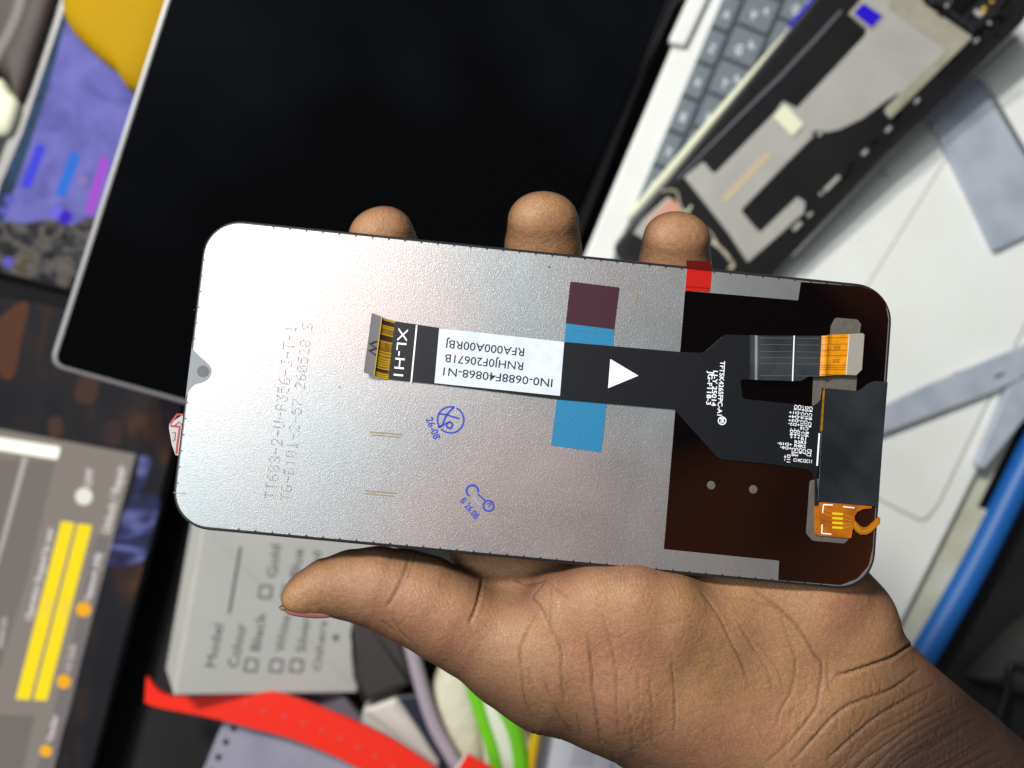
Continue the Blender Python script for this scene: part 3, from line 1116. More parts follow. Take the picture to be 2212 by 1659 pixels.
def rrect(x0, y0, x1, y1, r, seg=10):
    out = []
    for cx, cy, a0 in [(x1 - r, y1 - r, 0), (x0 + r, y1 - r, 90), (x0 + r, y0 + r, 180), (x1 - r, y0 + r, 270)]:
        for k in range(seg + 1):
            a = math.radians(a0 + 90 * k / seg)
            out.append((cx + r * math.cos(a), cy + r * math.sin(a)))
    return out


b = MB()
b.prism(rrect(-LX, -LY, LX, LY, .0088), -.0022, -.0003, M_edge, .0004)
b.build('glass', disp)

# metal sheet with the camera notch cut at the left end
INS = .00075
outl = rrect(-LX + INS, -LY + INS, LX - INS, LY - INS, .0080, 12)
notch_px = spx([(404, 742), (415, 752), (423, 761), (434, 772), (448, 784), (457, 797), (456, 810), (448, 821), (436, 827), (422, 831), (412, 840), (404, 852), (396, 866)], 4)
notch = [D.loc(p[0], p[1], 0) for p in notch_px]
res = []
done = False
yt, yb = notch[0].y, notch[-1].y
for p in outl:
    res.append(p)
# the outline runs counter-clockwise: the left side is walked from the top down
k = max(i for i, p in enumerate(res) if p[0] < -LX + INS + 1e-6 and p[1] > 0)
poly = res[:k + 1] + [(max(q.x, -LX + INS), q.y) for q in notch] + res[k + 1:]
b = MB()
b.prism(poly, -.0003, 0, M_sheet, 0)
# little saw marks along the rim
for kx in range(1, 41):
    x = -LX + .012 + kx * .00385
    if x > LX - .012:
        break
    for y, sg in ((LY - INS, -1), (-LY + INS, 1)):
        b.add([(x - .0003, y, .00004), (x + .0003, y, .00004), (x, y + sg * .00045, .00004)], [(0, 1, 2)] if sg > 0 else [(0, 2, 1)], M_tick)
for ky in range(0, 15):
    y = -LY + .010 + ky * .0037
    if abs(y - (yt + yb) / 2) < .006:
        continue
    x = -LX + INS
    b.add([(x, y - .0002, .00004), (x + .0005, y, .00004), (x, y + .0002, .00004)], [(0, 1, 2)], M_tick)
b.line(D, [(799, 933), (869, 939)], 3.4, .00005, M_tanmark)
b.line(D, [(803, 939), (866, 945)], 3.0, .00005, M_tanmark)
b.line(D, [(789, 1060), (857, 1066)], 3.4, .00005, M_tanmark)
b.line(D, [(788, 1066), (851, 1072)], 3.0, .00005, M_tanmark)
b.line(D, [(1377, 615), (1373, 655)], 1.6, .00005, M_tanmark)
for c, r in [((733, 836), 1.6), ((1187, 577), 2), ((419, 669), 1.3)]:
    b.disc(D, c, r, .00003, .00006, M_ink, 8)
b.line(D, [(374, 1064), (402, 1066)], 1.4, .00005, M_tanmark)
sheet = b.build('metal_sheet', disp)

b = MB()
b.dots(D, 'TT688-2-U-P356-J-T-1', (594, 1078), (640, 700), 24, .00006, M_inkgrey)
b.dots(D, 'TG-B101-2-57 260528 S', (626, 1082), (675, 695), 22, .00006, M_inkgrey)
b.build('inkjet_code', sheet)


def c5(x, y):
    return (888.8 + .172 * x, 855.8 + .172 * y)


def arc(cx, cy, r, a0, a1, n=24):
    return [c5(cx + r * math.cos(math.radians(a0 + (a1 - a0) * k / n)), cy + r * math.sin(math.radians(a0 + (a1 - a0) * k / n))) for k in range(n + 1)]


b = MB()
Z1 = .00007
b.line(D, arc(492, 297, 165, 148, 288, 24), 3.6, Z1, M_stamp)
b.line(D, arc(492, 297, 165, -64, 136, 30), 3.6, Z1, M_stamp)
b.line(D, spx([c5(*q) for q in [(536, 132), (450, 225), (412, 300), (384, 365), (335, 392)]], 5), 4.2, Z1, M_stamp)
b.line(D, spx([c5(*q) for q in [(335, 220), (430, 232), (520, 258), (602, 282)]], 5), 3.8, Z1, M_stamp)
b.line(D, spx([c5(*q) for q in [(335, 392), (400, 360), (450, 335), (490, 322)]], 5), 4.0, Z1, M_stamp)
b.line(D, arc(478, 364, 38, 0, 360, 18), 4.2, Z1, M_stamp)
b.text(D, '26-08', c5(178, 285), c5(282, 550), 15.5, Z1, M_stamp, .015)
b.build('round_stamp', sheet)
b = MB()
b.line(D, arc(764, 1190, 72, 120, 372, 26), 4.4, Z1, M_stamp)
b.line(D, [c5(830, 1225), c5(922, 1312)], 3.6, Z1, M_stamp)
b.line(D, spx([c5(*q) for q in [(770, 1290), (800, 1275), (820, 1330), (848, 1368)]], 4), 3.0, Z1, M_stampf)
b.line(D, arc(968, 1378, 66, 0, 360, 24), 3.8, Z1, M_stamp)
b.text(D, 'R', c5(945, 1350), c5(975, 1405), 9, Z1, M_stamp, .01)
b.text(D, 'B 26.08', c5(608, 1318), c5(796, 1550), 14.5, Z1, M_stamp, .015)
for q in [[(240, 712), (280, 726)], [(350, 755), (400, 765)], [(530, 745), (600, 725)], [(690, 665), (715, 645)], [(755, 118), (772, 132)]]:
    b.line(D, [c5(*p) for p in q], 3.5, Z1, M_stampf)
b.build('key_stamp', sheet)

b = MB()
b.prism([(-LX + .0003, notch[0].y + .001)] + [(max(q.x, -LX + .0004), q.y) for q in notch] + [(-LX + .0003, notch[-1].y - .001)], -.0004, -.0001, M_notch)
b.disc(D, (438.5, 802), 13, -.0001, -.00005, M_hole2, 28)
b.build('camera_notch', disp)
b = MB()
b.px(D, rnd([(404, 890), (392, 898), (366, 915), (365, 925), (371, 960), (379, 983), (392, 985)], [0, 3, 5, 4, 3, 3, 0]), -.0020, -.0012, mat('pull_tab_white', S(176, 168, 168), .4))
for q, w in [([(396, 896), (383, 895), (370, 912), (369, 920), (390, 922)], 4.6), ([(372, 934), (389, 940)], 0), ([(388, 924), (383, 960), (381, 980)], 4.6)]:
    if w:
        b.line(D, q, w, -.00115, mat('pull_tab_red', S(160, 18, 28), .4))
b.line(D, [(377, 920), (387, 911), (394, 920)], 2.0, -.00114, M_ink)
b.line(D, [(372, 935), (379, 934), (377, 952), (373, 952)], 1.6, -.00114, M_ink)
b.build('pull_tab', disp)

b = MB()
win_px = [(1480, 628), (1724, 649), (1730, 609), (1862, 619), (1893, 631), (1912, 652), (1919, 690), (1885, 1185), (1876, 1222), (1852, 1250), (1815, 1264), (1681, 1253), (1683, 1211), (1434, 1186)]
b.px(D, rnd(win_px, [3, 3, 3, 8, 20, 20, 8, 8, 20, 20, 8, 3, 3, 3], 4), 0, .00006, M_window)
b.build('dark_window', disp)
b = MB()
b.px(D, rnd([(1232, 608), (1338.5, 621), (1327, 713), (1222, 700)], [3, 3, 0, 0]), 0, .00006, M_maroon)
b.build('maroon_window', disp)
b = MB()
b.px(D, [(1223, 698.5), (1327, 712), (1325, 740), (1299, 977), (1190, 962), (1219, 735)], 0, .0001, M_bluetape)
b.line(D, [(1233, 713), (1318, 721)], 1.5, .00012, mat('tape_scratch', S(38, 110, 140), .5))
b.line(D, [(1249, 925), (1247, 972)], 1.8, .00012, mat('tape_crease', S(40, 116, 150), .5))
b.build('blue_tape', disp)
b = MB()
b.px(D, [(1484, 581), (1537.5, 587), (1533.5, 631), (1480, 627)], 0, .00014, M_redtape)
b.line(D, [(1481, 619), (1533, 623)], 2.0, .00016, mat('tape_fold', S(120, 10, 8), .3))
b.build('red_tape', disp)
M_redfilm = mat('red_film', S(96, 8, 10), .22, alpha=.85)
b = MB()
b.px(D, rnd([(1483, 562), (1530, 565), (1537, 572), (1537, 590), (1484, 584)], 2), -.0002, .00012, M_redfilm)
b.build('tape_end', disp)

b = MB()
M_patch = mat('grained_adhesive_pad', S(104, 96, 90), .5, metal=.3, bump=(700, .6, .0003))
b.px(D, rnd([(1794, 705), (1804, 686), (1852, 690), (1860, 700), (1857, 724), (1793, 726)], [6, 8, 6, 4, 0, 0]), .00006, .00012, M_patch)
b.px(D, rnd([(1757, 806), (1852, 808), (1849, 845), (1776, 838), (1772, 862), (1765, 873), (1754, 877)], [0, 0, 2, 2, 6, 6, 2]), .00006, .00012, M_patch)
b.px(D, rnd([(1749, 1038), (1768, 1034), (1772, 1100), (1840, 1150), (1832, 1166), (1824, 1174), (1755, 1168), (1741, 1152)], [6, 2, 0, 0, 2, 4, 10, 10]), .00006, .00012, M_patch)
b.disc(D, (1536, 1048), 9, .00006, .00012, M_patch, 20)
b.disc(D, (1627, 1057), 9, .00006, .00012, M_patch, 20)
b.build('adhesive_pad', disp)


# flex cable -------------------------------------------------------
def c2(x, y):
    return (768.1 + .2183 * x, 658.3 + .2183 * y)


def c3(x, y):
    return (1481.2 + .205 * x, 702.2 + .205 * y)


def c4(x, y):
    return (1678.8 + .0926 * x, 855.8 + .0926 * y)


ZF = .00042
fpc = [(852, 693.5), (948, 708), (1106, 727.5), (1218, 738.5), (1468, 760), (1514, 762), (1523, 759), (1560, 727), (1569, 723), (1623, 724), (1623, 820), (1603, 820), (1600, 824), (1604, 858), (1609, 862), (1756, 877), (1766, 871),
       (1774, 860), (1778, 868), (1774, 930), (1769, 1006), (1764, 1030), (1768, 1092), (1760, 1092), (1760, 1036), (1754, 1022), (1744, 1014), (1659, 1002), (1560, 993), (1549, 987), (1464, 893), (1456, 884), (1306, 871), (1204, 862), (938, 829.5), (838, 819)]
b = MB()
b.px(D, fpc, .00016, ZF, M_fpc, .00005)
flex = b.build('flex_cable', disp)
b = MB()
Z2 = ZF + .00004
def ptext(st, a, c, h, z, m, bold):
    q = MB()
    q.text(D, st, a, c, h, z, m, bold)
    q.build('printed_text', flex)


ptext('XL-H1', c2(426, 228), c2(376, 700), 21, Z2, M_silk, .0)
b.line(D, [c2(605, 202), c2(550, 770)], 3.2, Z2, M_silk)
b.build('white_line', flex)
b = MB()
b.px(D, [(1318.5, 775.5), (1379, 811.5), (1313.5, 838.5)], ZF, Z2, M_silk)
b.build('white_arrow', flex)
b = MB()
ptext('TFT5K4265FPC-A1', c3(366, 378), c3(332, 952), 10, Z2, M_silk, .02)
ptext('LJ-Y 25014', c3(292, 480), c3(270, 852), 10, Z2, M_silk, .02)
ptext('JG-F118-3', c3(238, 482), c3(216, 838), 10, Z2, M_silk, .02)
pc = c3(384, 1008)
b.line(D, [(pc[0] + 8.2 * math.cos(k * .26), pc[1] + 8.2 * math.sin(k * .26)) for k in range(26)], 2.2, Z2, M_silk)
b.text(D, 'Pb', (pc[0] - 3.5, pc[1] - 6), (pc[0] - 4.2, pc[1] + 5.5), 8, Z2, M_silk, .02)
b.line(D, [(pc[0] - 5, pc[1] - 6), (pc[0] + 5.5, pc[1] + 5.5)], 1.6, Z2, M_silk)
b.build('printed_mark', flex)
for st, a, c, h in [
    ('C6', (400, 200), (393, 325), 75), ('C5', (487, 205), (480, 330), 80), ('-+', (580, 220), (565, 355), 75), ('D5', (652, 240), (650, 360), 80), ('C4', (750, 240), (743, 365), 80),
    ('C16', (560, 375), (550, 530), 72), ('C19', (650, 385), (638, 540), 72), ('C18', (740, 395), (733, 555), 76), ('C15', (548, 555), (538, 700), 70), ('C17', (635, 560), (623, 705), 75), ('C9', (725, 600), (715, 725), 78),
    ('C1', (570, 825), (563, 930), 72), ('R6', (660, 830), (653, 955), 78), ('-D8+', (305, 740), (298, 985), 66), ('-D9+', (390, 750), (383, 985), 66), ('-D7+', (470, 765), (463, 1000), 66),
    ('C20', (345, 1200), (335, 1395), 68), ('C13', (425, 1205), (413, 1400), 72), ('C8', (515, 1210), (508, 1340), 72), ('C7', (600, 1225), (588, 1355), 72), ('+-', (150, 1375), (158, 1510), 66), ('D11', (235, 1360), (223, 1540), 78),
    ('R1', (555, 1028), (672, 1036), 70), ('R5R3', (402, 1095), (672, 1122), 68), ('R4R2', (398, 1182), (662, 1212), 68), ('C3', (690, 1310), (802, 1318), 72), ('C2', (680, 1394), (797, 1402), 72), ('C14C12C11', (375, 1522), (805, 1562), 76),
    ('-D1+', (552, 372), (280, 342), 62), ('-D4+', (547, 462), (270, 438), 62), ('-D3+', (542, 550), (262, 528), 62), ('+D2-', (532, 640), (258, 618), 62), ('C16', (730, 728), (535, 716), 70), ('+D10-', (347, 1098), (10, 1070), 62), ('+D6-', (342, 1186), (72, 1166), 62)]:
    ptext(st, c4(*a), c4(*c), h * .0926, Z2, M_silk, .02)
b = MB()
b.px(D, [c2(828, 232), c2(2065, 368), c2(2022, 902), c2(780, 775)], ZF, ZF + .00008, M_lab)
Z3 = ZF + .00011
b.text(D, 'IN0-0688F40868-N1', c2(1952, 737), c2(872, 620), 17.5, Z3, M_ink, .006)
b.text(D, 'RNHJ0F20671B', c2(1662, 571), c2(888, 487), 17.5, Z3, M_ink, .006)
b.text(D, 'RFA000A00RBJ', c2(1672, 432), c2(902, 347), 17.5, Z3, M_ink, .006)
b.build('label', flex)


def sheet_curved(b, left, right, zs, mat_, th=.0001):
    """a thin strip between two px polylines with heights zs along it"""
    n = len(left)
    A = [D.loc(p[0], p[1], z) for p, z in zip(left, zs)]
    B = [D.loc(p[0], p[1], z) for p, z in zip(right, zs)]
    V = A + B + [p - Vector((0, 0, th)) for p in A] + [p - Vector((0, 0, th)) for p in B]
    Fs = []
    for i in range(n - 1):
        Fs += [(i, n + i, n + i + 1, i + 1), (2 * n + i, 2 * n + i + 1, 3 * n + i + 1, 3 * n + i), (i, i + 1, 2 * n + i + 1, 2 * n + i), (n + i + 1, n + i, 3 * n + i, 3 * n + i + 1)]
    Fs += [(0, 2 * n, 3 * n, n), (n - 1, 2 * n - 1, 4 * n - 1, 3 * n - 1)]
    b.add(V, Fs, mat_)


def mix(p, q, t):
    return (p[0] + (q[0] - p[0]) * t, p[1] + (q[1] - p[1]) * t)


# amber tail at the left end
T0, T1, T2 = (852, 693.5), (824, 685), (803, 676)
U0, U1, U2 = (838, 819), (807, 811), (785.5, 804.7)
b = MB()
up = spx([(854, 694), (842, 690.5), (832, 688), (824, 684)], 4)
dn = spx([(840, 819.2), (826, 818), (815, 815), (807, 811)], 4)
n = len(up)
zs = [ZF - .00006 + .0012 * (i / (n - 1)) ** 1.6 for i in range(n)]
sheet_curved(b, up, dn, zs, M_amber2)
def tail(t, u, dz=.00003):
    i = u * (n - 1)
    k = min(int(i), n - 2)
    f = i - k
    p = mix(mix(up[k], up[k + 1], f), mix(dn[k], dn[k + 1], f), t)
    return D.loc(p[0], p[1], zs[k] + (zs[k + 1] - zs[k]) * f + dz)
def tail_strip(t0, t1, u0, u1, m, dz=.00003):
    k = 7
    A = [tail(t0, u0 + (u1 - u0) * i / k, dz) for i in range(k + 1)]
    B = [tail(t1, u0 + (u1 - u0) * i / k, dz) for i in range(k + 1)]
    b.add(A + B, [(i, k + 1 + i, k + 2 + i, i + 1) for i in range(k)], m)
tail_strip(.03, .11, .0, .9, M_maroon2)
tail_strip(.27, .37, .0, .95, M_maroon2)
tail_strip(.84, .90, .1, .9, M_maroon2)
for t in (.0, .02, .115, .15, .26, .38, .55, .60, .66, .70, .74, .78, .83, .92, .95, .98):
    tail_strip(t, t + .016, 0, 1, M_trace2, .00005)
b.build('contact_tail', flex)
b = MB()
zt = zs[-1]
sheet_curved(b, [(824, 684), (814, 680), (803, 676)], [(807, 811), (796, 808), (785.5, 804.7)], [zt + .0001, zt + .0002, zt + .00035], M_stiff, .0002)
b.line(D, [(825, 684), (808, 811.5)], 1.6, zt + .00016, M_trace2)
SL = Surf(D.M @ Matrix.Translation((0, 0, zt + .0004)))
b2 = MB()
b.text(D, 'W', (797, 733), (794, 766), 17, zt + .0005, M_ink, .0)
b.build('stiffener', flex)

# folded grey flap and the right connector
b = MB()
f1 = [(1620, 723.5), (1624, 723.7), (1628, 724), (1633, 724.5), (1640, 725), (1714, 725.5)]
f2 = [(1620, 820), (1624, 820), (1628, 820.3), (1633, 820.6), (1640, 821), (1711, 823)]
sheet_curved(b, f1, f2, [ZF, ZF + .0005, ZF + .0009, ZF + .0012, ZF + .0014, ZF + .0013], M_fpc2, .00008)
b.px(D, [(1717, 725.5), (1775, 725.5), (1770, 812), (1746, 813), (1738, 819), (1729, 823), (1713.5, 823)], ZF + .0008, ZF + .00105, M_fpc2)
b.line(D, [(1715.7, 725), (1712, 823)], 2.6, ZF + .00135, mat('bright_crease', S(240, 242, 245), .3))
for y in (731, 745, 760, 773, 786, 812):
    b.line(D, [(1642, y - 1), (1710, y)], .7, ZF + .00142, M_stiff)
    b.line(D, [(1720, y), (1770, y + .6)], .7, ZF + .0011, M_stiff)
b.build('folded_flap', flex)
b = MB()
g1 = [(1774, 725.5), (1783, 725), (1788, 724), (1793, 723), (1800, 722.8), (1834, 721.5)]
g2 = [(1770, 812), (1778, 812.2), (1783, 812), (1788, 811), (1796, 810.6), (1827, 810)]
zc = [ZF + .001, ZF + .0013, ZF + .0019, ZF + .0013, ZF + .001, ZF + .001]
sheet_curved(b, g1, g2, zc, M_amber, .0001)
for t in (.06, .22, .37, .50, .74, .79, .84, .97):
    q = [mix(p, r, t + (.02 if i > 3 else 0)) for i, (p, r) in enumerate(zip(g1, g2))]
    zz = [z + .00005 for z in zc]
    hw = .8
    sheet_curved(b, [(p[0], p[1] - hw / 2) for p in q], [(p[0], p[1] + hw / 2) for p in q], zz, M_trace, .00003)
for t in (.30, .62):
    for i in range(5):
        for j in range(3):
            p = mix((1803 + i * 3.2, 721.5), (1798 + i * 3.2, 810.5), t + j * .032)
            b.disc(D, p, 1.0, ZF + .001, ZF + .00106, M_trace, 6)
            p = mix((1778 + i * 2.4, 723.5), (1774 + i * 2.4, 811.5), t + j * .032)
b.build('amber_connector', flex)
b = MB()
b.px(D, rnd([(1834, 721.5), (1864, 719.5), (1868, 723), (1862.5, 798.6), (1850, 811), (1827, 810)], [0, 2, 2, 3, 3, 0]), ZF + .0006, ZF + .0012, M_stiff2, .00012)
b.build('connector_plate', flex)

# glossy charcoal film on the driver strip, with the contacts below it
b = MB()
b.px(D, rnd([(1781.5, 838.5), (1849, 844), (1859, 842), (1875, 829), (1890, 823), (1918, 825), (1896, 1094.5), (1766.5, 1083), (1771, 1006), (1774, 930)], [3, 2, 4, 4, 3, 2, 2, 2, 0, 0]), .00016, ZF + .0002, M_panel, .00006)
b.build('driver_cover', disp)
b = MB()
b.px(D, [(1779, 842), (1782, 838), (1777, 929), (1773, 932), (1772, 928)], .0002, ZF + .00026, M_amber2)
b.line(D, [(1770, 936), (1765, 1006)], 3.4, ZF + .0003, M_silk)
b.build('edge_contacts', disp)
b = MB()
gp = [(1759, 1093), (1768, 1093), (1773, 1084.5), (1883, 1093), (1884, 1098), (1864, 1100), (1852, 1106), (1846, 1116), (1847, 1124), (1858, 1136), (1866, 1139.5), (1874, 1138), (1899, 1116), (1902, 1120), (1901.5, 1131), (1882, 1150),
      (1872, 1155), (1859, 1155), (1850, 1149), (1843, 1139.5), (1839, 1163), (1769, 1157), (1760, 1152)]
M_touch = mat('dark_orange_polyimide', S(176, 98, 8), .32, noise=(300, S(150, 78, 6), 3))
b.px(D, rnd(gp, 2.0, 3), .00016, .0005, M_touch, .00005)
for t in (0, 3.4, 6.8):
    q = spx([(1845, 1127 + t), (1856, 1141 + t * .8), (1868, 1146 + t * .5), (1882, 1137 + t), (1898, 1123 + t)], 4)
    b.line(D, q, .9, .00053, M_trace2)
b.build('touch_connector', disp)
b = MB()
for y in (1109.5, 1119.5, 1129.5, 1139.5):
    b.px(D, rnd([(1798, y - 2.6), (1821, y - 1), (1821, y + 3.4), (1798, y + 2)], 1), .0005, .0006, M_pad)
    b.line(D, [(1823, y + 1), (1840, y + 4 + (1124 - y) * .4)], 1.2, .00054, M_trace2)
    b.line(D, [(1796, y), (1776, y - 6), (1770, y - 14)], 1.0, .00054, M_trace)
for q in ([(1799, 1105), (1779, 1104), (1777, 1123)], [(1821, 1108.5), (1846, 1111)], [(1776, 1147), (1775, 1167), (1796, 1169)]):
    q = [(x, y - 0) for x, y in q]
    q2 = {1799: [(1799, 1091), (1779, 1090), (1777, 1108)], 1821: [(1821, 1094.5), (1846, 1097)], 1776: [(1776, 1133), (1775, 1152), (1796, 1154)]}[q[0][0]]
    for i in range(len(q2) - 1):
        b.line(D, [q2[i], q2[i + 1]], 2.4, .00055, M_silk)
b.build('contact_pads', disp)

# ------------------------------------------------------------------ the hand
def zdisp(px, py):
    return (D.M @ D.loc(px, py, 0)).z


def HP(px, py, dz):
    return np.array(P(px, py, zdisp(px, py) + dz / 1000.0))


def rad(r, px, py, dz):
    return r * (H - zdisp(px, py) - dz / 1000.0) / F


def chain(pts):
    return [(HP(x, y, z), rad(r, x, y, z)) for x, y, z, r in pts]


THUMB = chain([(634, 1294, -9, 26), (660, 1283, -10, 46), (705, 1268, -11, 59), (760, 1264, -11, 74), (815, 1268, -11, 85), (870, 1284, -12, 93), (915, 1300, -12, 98), (970, 1332, -12, 99), (1025, 1362, -13, 101), (1100, 1396, -14, 120), (1190, 1424, -15, 147)])
THENAR = chain([(1190, 1424, -15, 147), (1330, 1438, -17, 183), (1430, 1480, -20, 184), (1600, 1620, -27, 196), (1850, 1900, -32, 230)])
BALL = chain([(1228, 1318, -8, 94), (1290, 1310, -6, 102), (1360, 1311, -5, 104), (1430, 1323, -6, 102), (1520, 1352, -10, 98)])
HYPO = chain([(1600, 1260, -19, 128), (1730, 1292, -19, 146), (1800, 1357, -21, 134), (1826, 1425, -23, 130), (1895, 1496, -25, 122), (2060, 1640, -31, 126), (2320, 1860, -38, 136)])
MID = chain([(1650, 1420, -24, 170), (1730, 1500, -25, 185), (2020, 1800, -34, 205)])
PALM = [chain([(1720, 1350, -26, 130), (1480, 1060, -26, 118)]), chain([(1520, 1400, -28, 135), (1340, 1030, -27, 118)]), chain([(1360, 1350, -29, 130), (1190, 1010, -27, 118)]), chain([(1260, 1330, -29, 120), (1030, 1030, -27, 112)]), chain([(1080, 1380, -24, 90), (1060, 1100, -28, 90)])]
FING_PX = [[(1030, 1030, -27, 100), (930, 800, -32, 84), (862, 630, -23, 76), (828, 522, -10, 68)],
           [(1190, 1010, -27, 104), (1182, 760, -34, 88), (1172, 600, -23, 80), (1173, 495, -10, 74)],
           [(1340, 1030, -27, 100), (1420, 800, -34, 84), (1450, 640, -23, 76), (1460, 534, -10, 70)],
           [(1480, 1060, -26, 95), (1600, 900, -32, 74), (1645, 790, -24, 66), (1655, 745, -13, 60)]]


def finger(q):
    """base of the finger as one chain, the broad flattened end as two side by side"""
    (ax, ay, az, ar), (bx, by, bz, br) = q[-2], q[-1]
    d = np.array([bx - ax, by - ay], float)
    d /= np.linalg.norm(d)
    n = np.array([-d[1], d[0]])
    out = [chain(q[:-1])]
    for sg in (-1, 1):
        pa = np.array([ax, ay]) + n * sg * ar * .24
        pb = np.array([bx, by]) + n * sg * br * .27 + d * br * .22
        pm = pa + (pb - pa) * .55
        out.append(chain([(pa[0], pa[1], az, ar * .80), (pm[0], pm[1], az + (bz - az) * .62, br * .82), (pb[0], pb[1], bz + (0 if sg < 0 else -.8), br * .77)]))
    return out


FINGERS = [finger(q) for q in FING_PX]


def sd_chain(X, ch):
    d = None
    for (a, ra), (c, rc) in zip(ch[:-1], ch[1:]):
        ba = (c - a).astype(np.float32)
        pa = X - a.astype(np.float32)
        t = np.clip((pa @ ba) / float(ba @ ba), 0, 1)
        e = np.sqrt(((pa - t[..., None] * ba) ** 2).sum(-1)) - (ra + t * (rc - ra))
        d = e if d is None else smin(d, e, .0015)
    return d


def smin(a, c, k):
    h = np.clip(k - np.abs(a - c), 0, None) / k
    return np.minimum(a, c) - h * h * k * .25


def hand_sdf(X):
    palm = sd_chain(X, THENAR)
    palm = smin(palm, sd_chain(X, BALL), .009)
    palm = smin(palm, sd_chain(X, MID), .012)
    palm = smin(palm, sd_chain(X, HYPO), .009)
    for q in PALM:
        palm = smin(palm, sd_chain(X, q), .010)
    fing = None
    for q in FINGERS:
        e = sd_chain(X, q[0])
        for w in q[1:]:
            e = smin(e, sd_chain(X, w), .005)
        fing = e if fing is None else np.minimum(fing, e)
    palm = smin(palm, fing, .007)
    return smin(palm, sd_chain(X, THUMB), .004)


def surface_nets(f, org, h):
    s = f < 0
    nx, ny, nz = f.shape
    cells = [(i, j, k) for i in (0, 1) for j in (0, 1) for k in (0, 1)]
    cnt = np.zeros((nx - 1, ny - 1, nz - 1), np.int8)
    for i, j, k in cells:
        cnt += s[i:nx - 1 + i, j:ny - 1 + j, k:nz - 1 + k]
    act = (cnt > 0) & (cnt < 8)
    idx = -np.ones(act.shape, np.int64)
    ijk = np.argwhere(act)
    idx[act] = np.arange(len(ijk))
    acc = np.zeros((len(ijk), 3))
    num = np.zeros(len(ijk))
    corner = {c: f[ijk[:, 0] + c[0], ijk[:, 1] + c[1], ijk[:, 2] + c[2]] for c in cells}
    for c in cells:
        for ax in range(3):
            if c[ax] == 0:
                e = list(c)
                e[ax] = 1
                fa, fb = corner[c], corner[tuple(e)]
                cr = (fa < 0) != (fb < 0)
                t = np.where(cr, fa / np.where(cr, fa - fb, 1), 0)
                p = np.tile(np.array(c, float), (len(ijk), 1))
                p[:, ax] = t
                acc += p * cr[:, None]
                num += cr
    V = org + (ijk + acc / num[:, None]) * h
    quads = []
    for ax in range(3):
        o1, o2 = [(1, 2), (2, 0), (0, 1)][ax]
        sl = [slice(1, -1)] * 3
        sl[ax] = slice(0, -1)
        sh = [slice(1, -1)] * 3
        sh[ax] = slice(1, None)
        a, c = s[tuple(sl)], s[tuple(sh)]
        e = np.argwhere(a != c)
        flip = a[a != c]
        off = np.array([1, 1, 1])
        off[ax] = 0
        e = e + off
        d1, d2 = np.zeros(3, int), np.zeros(3, int)
        d1[o1], d2[o2] = 1, 1
        g = lambda q: idx[q[:, 0], q[:, 1], q[:, 2]]
        v = np.stack([g(e - d1 - d2), g(e - d2), g(e), g(e - d1)], 1)
        v[~flip] = v[~flip][:, ::-1]
        quads.append(v)
    return V, np.concatenate(quads)


hand_lo = np.array([-.062, -.125, .165])
hand_hi = np.array([.172, .052, .250])
hs = .0009
gx = [np.arange(hand_lo[i], hand_hi[i], hs, dtype=np.float32) for i in range(3)]
f = np.empty((len(gx[0]), len(gx[1]), len(gx[2])), np.float32)
YZ = np.stack(np.meshgrid(gx[1], gx[2], indexing='ij'), -1)
for i0 in range(0, len(gx[0]), 24):
    xs = gx[0][i0:i0 + 24]
    X = np.empty((len(xs),) + YZ.shape[:2] + (3,), np.float32)
    X[..., 0] = xs[:, None, None]
    X[..., 1:] = YZ[None]
    f[i0:i0 + 24] = hand_sdf(X)
HV, HF = surface_nets(f, hand_lo, hs)
# pull the vertices on to the surface
for _ in range(2):
    d0 = hand_sdf(HV.astype(np.float32))
    g = np.stack([hand_sdf((HV + np.eye(3)[k] * 4e-4).astype(np.float32)) - d0 for k in range(3)], 1)
    g /= np.linalg.norm(g, axis=1)[:, None] + 1e-12
    HV = HV - g * d0[:, None]
me = bpy.data.meshes.new('hand')
me.from_pydata(HV.tolist(), [], HF.tolist())
me.update()
tmp = bpy.data.objects.new('hand', me)
COL.objects.link(tmp)
md = tmp.modifiers.new('sub', 'SUBSURF')
md.levels = md.render_levels = 1
bpy.context.view_layer.update()
me2 = bpy.data.meshes.new_from_object(tmp.evaluated_get(bpy.context.evaluated_depsgraph_get()))
bpy.data.objects.remove(tmp)
me2.name = 'hand'
nv = len(me2.vertices)
co = np.empty(nv * 3)
me2.vertices.foreach_get('co', co)
co = co.reshape(-1, 3)
nr = np.empty(nv * 3)
me2.vertices.foreach_get('normal', nr)
nr = nr.reshape(-1, 3)
k_ = F / (H - co[:, 2])
pxy = np.stack([CX + co[:, 0] * k_, CY - co[:, 1] * k_], 1)

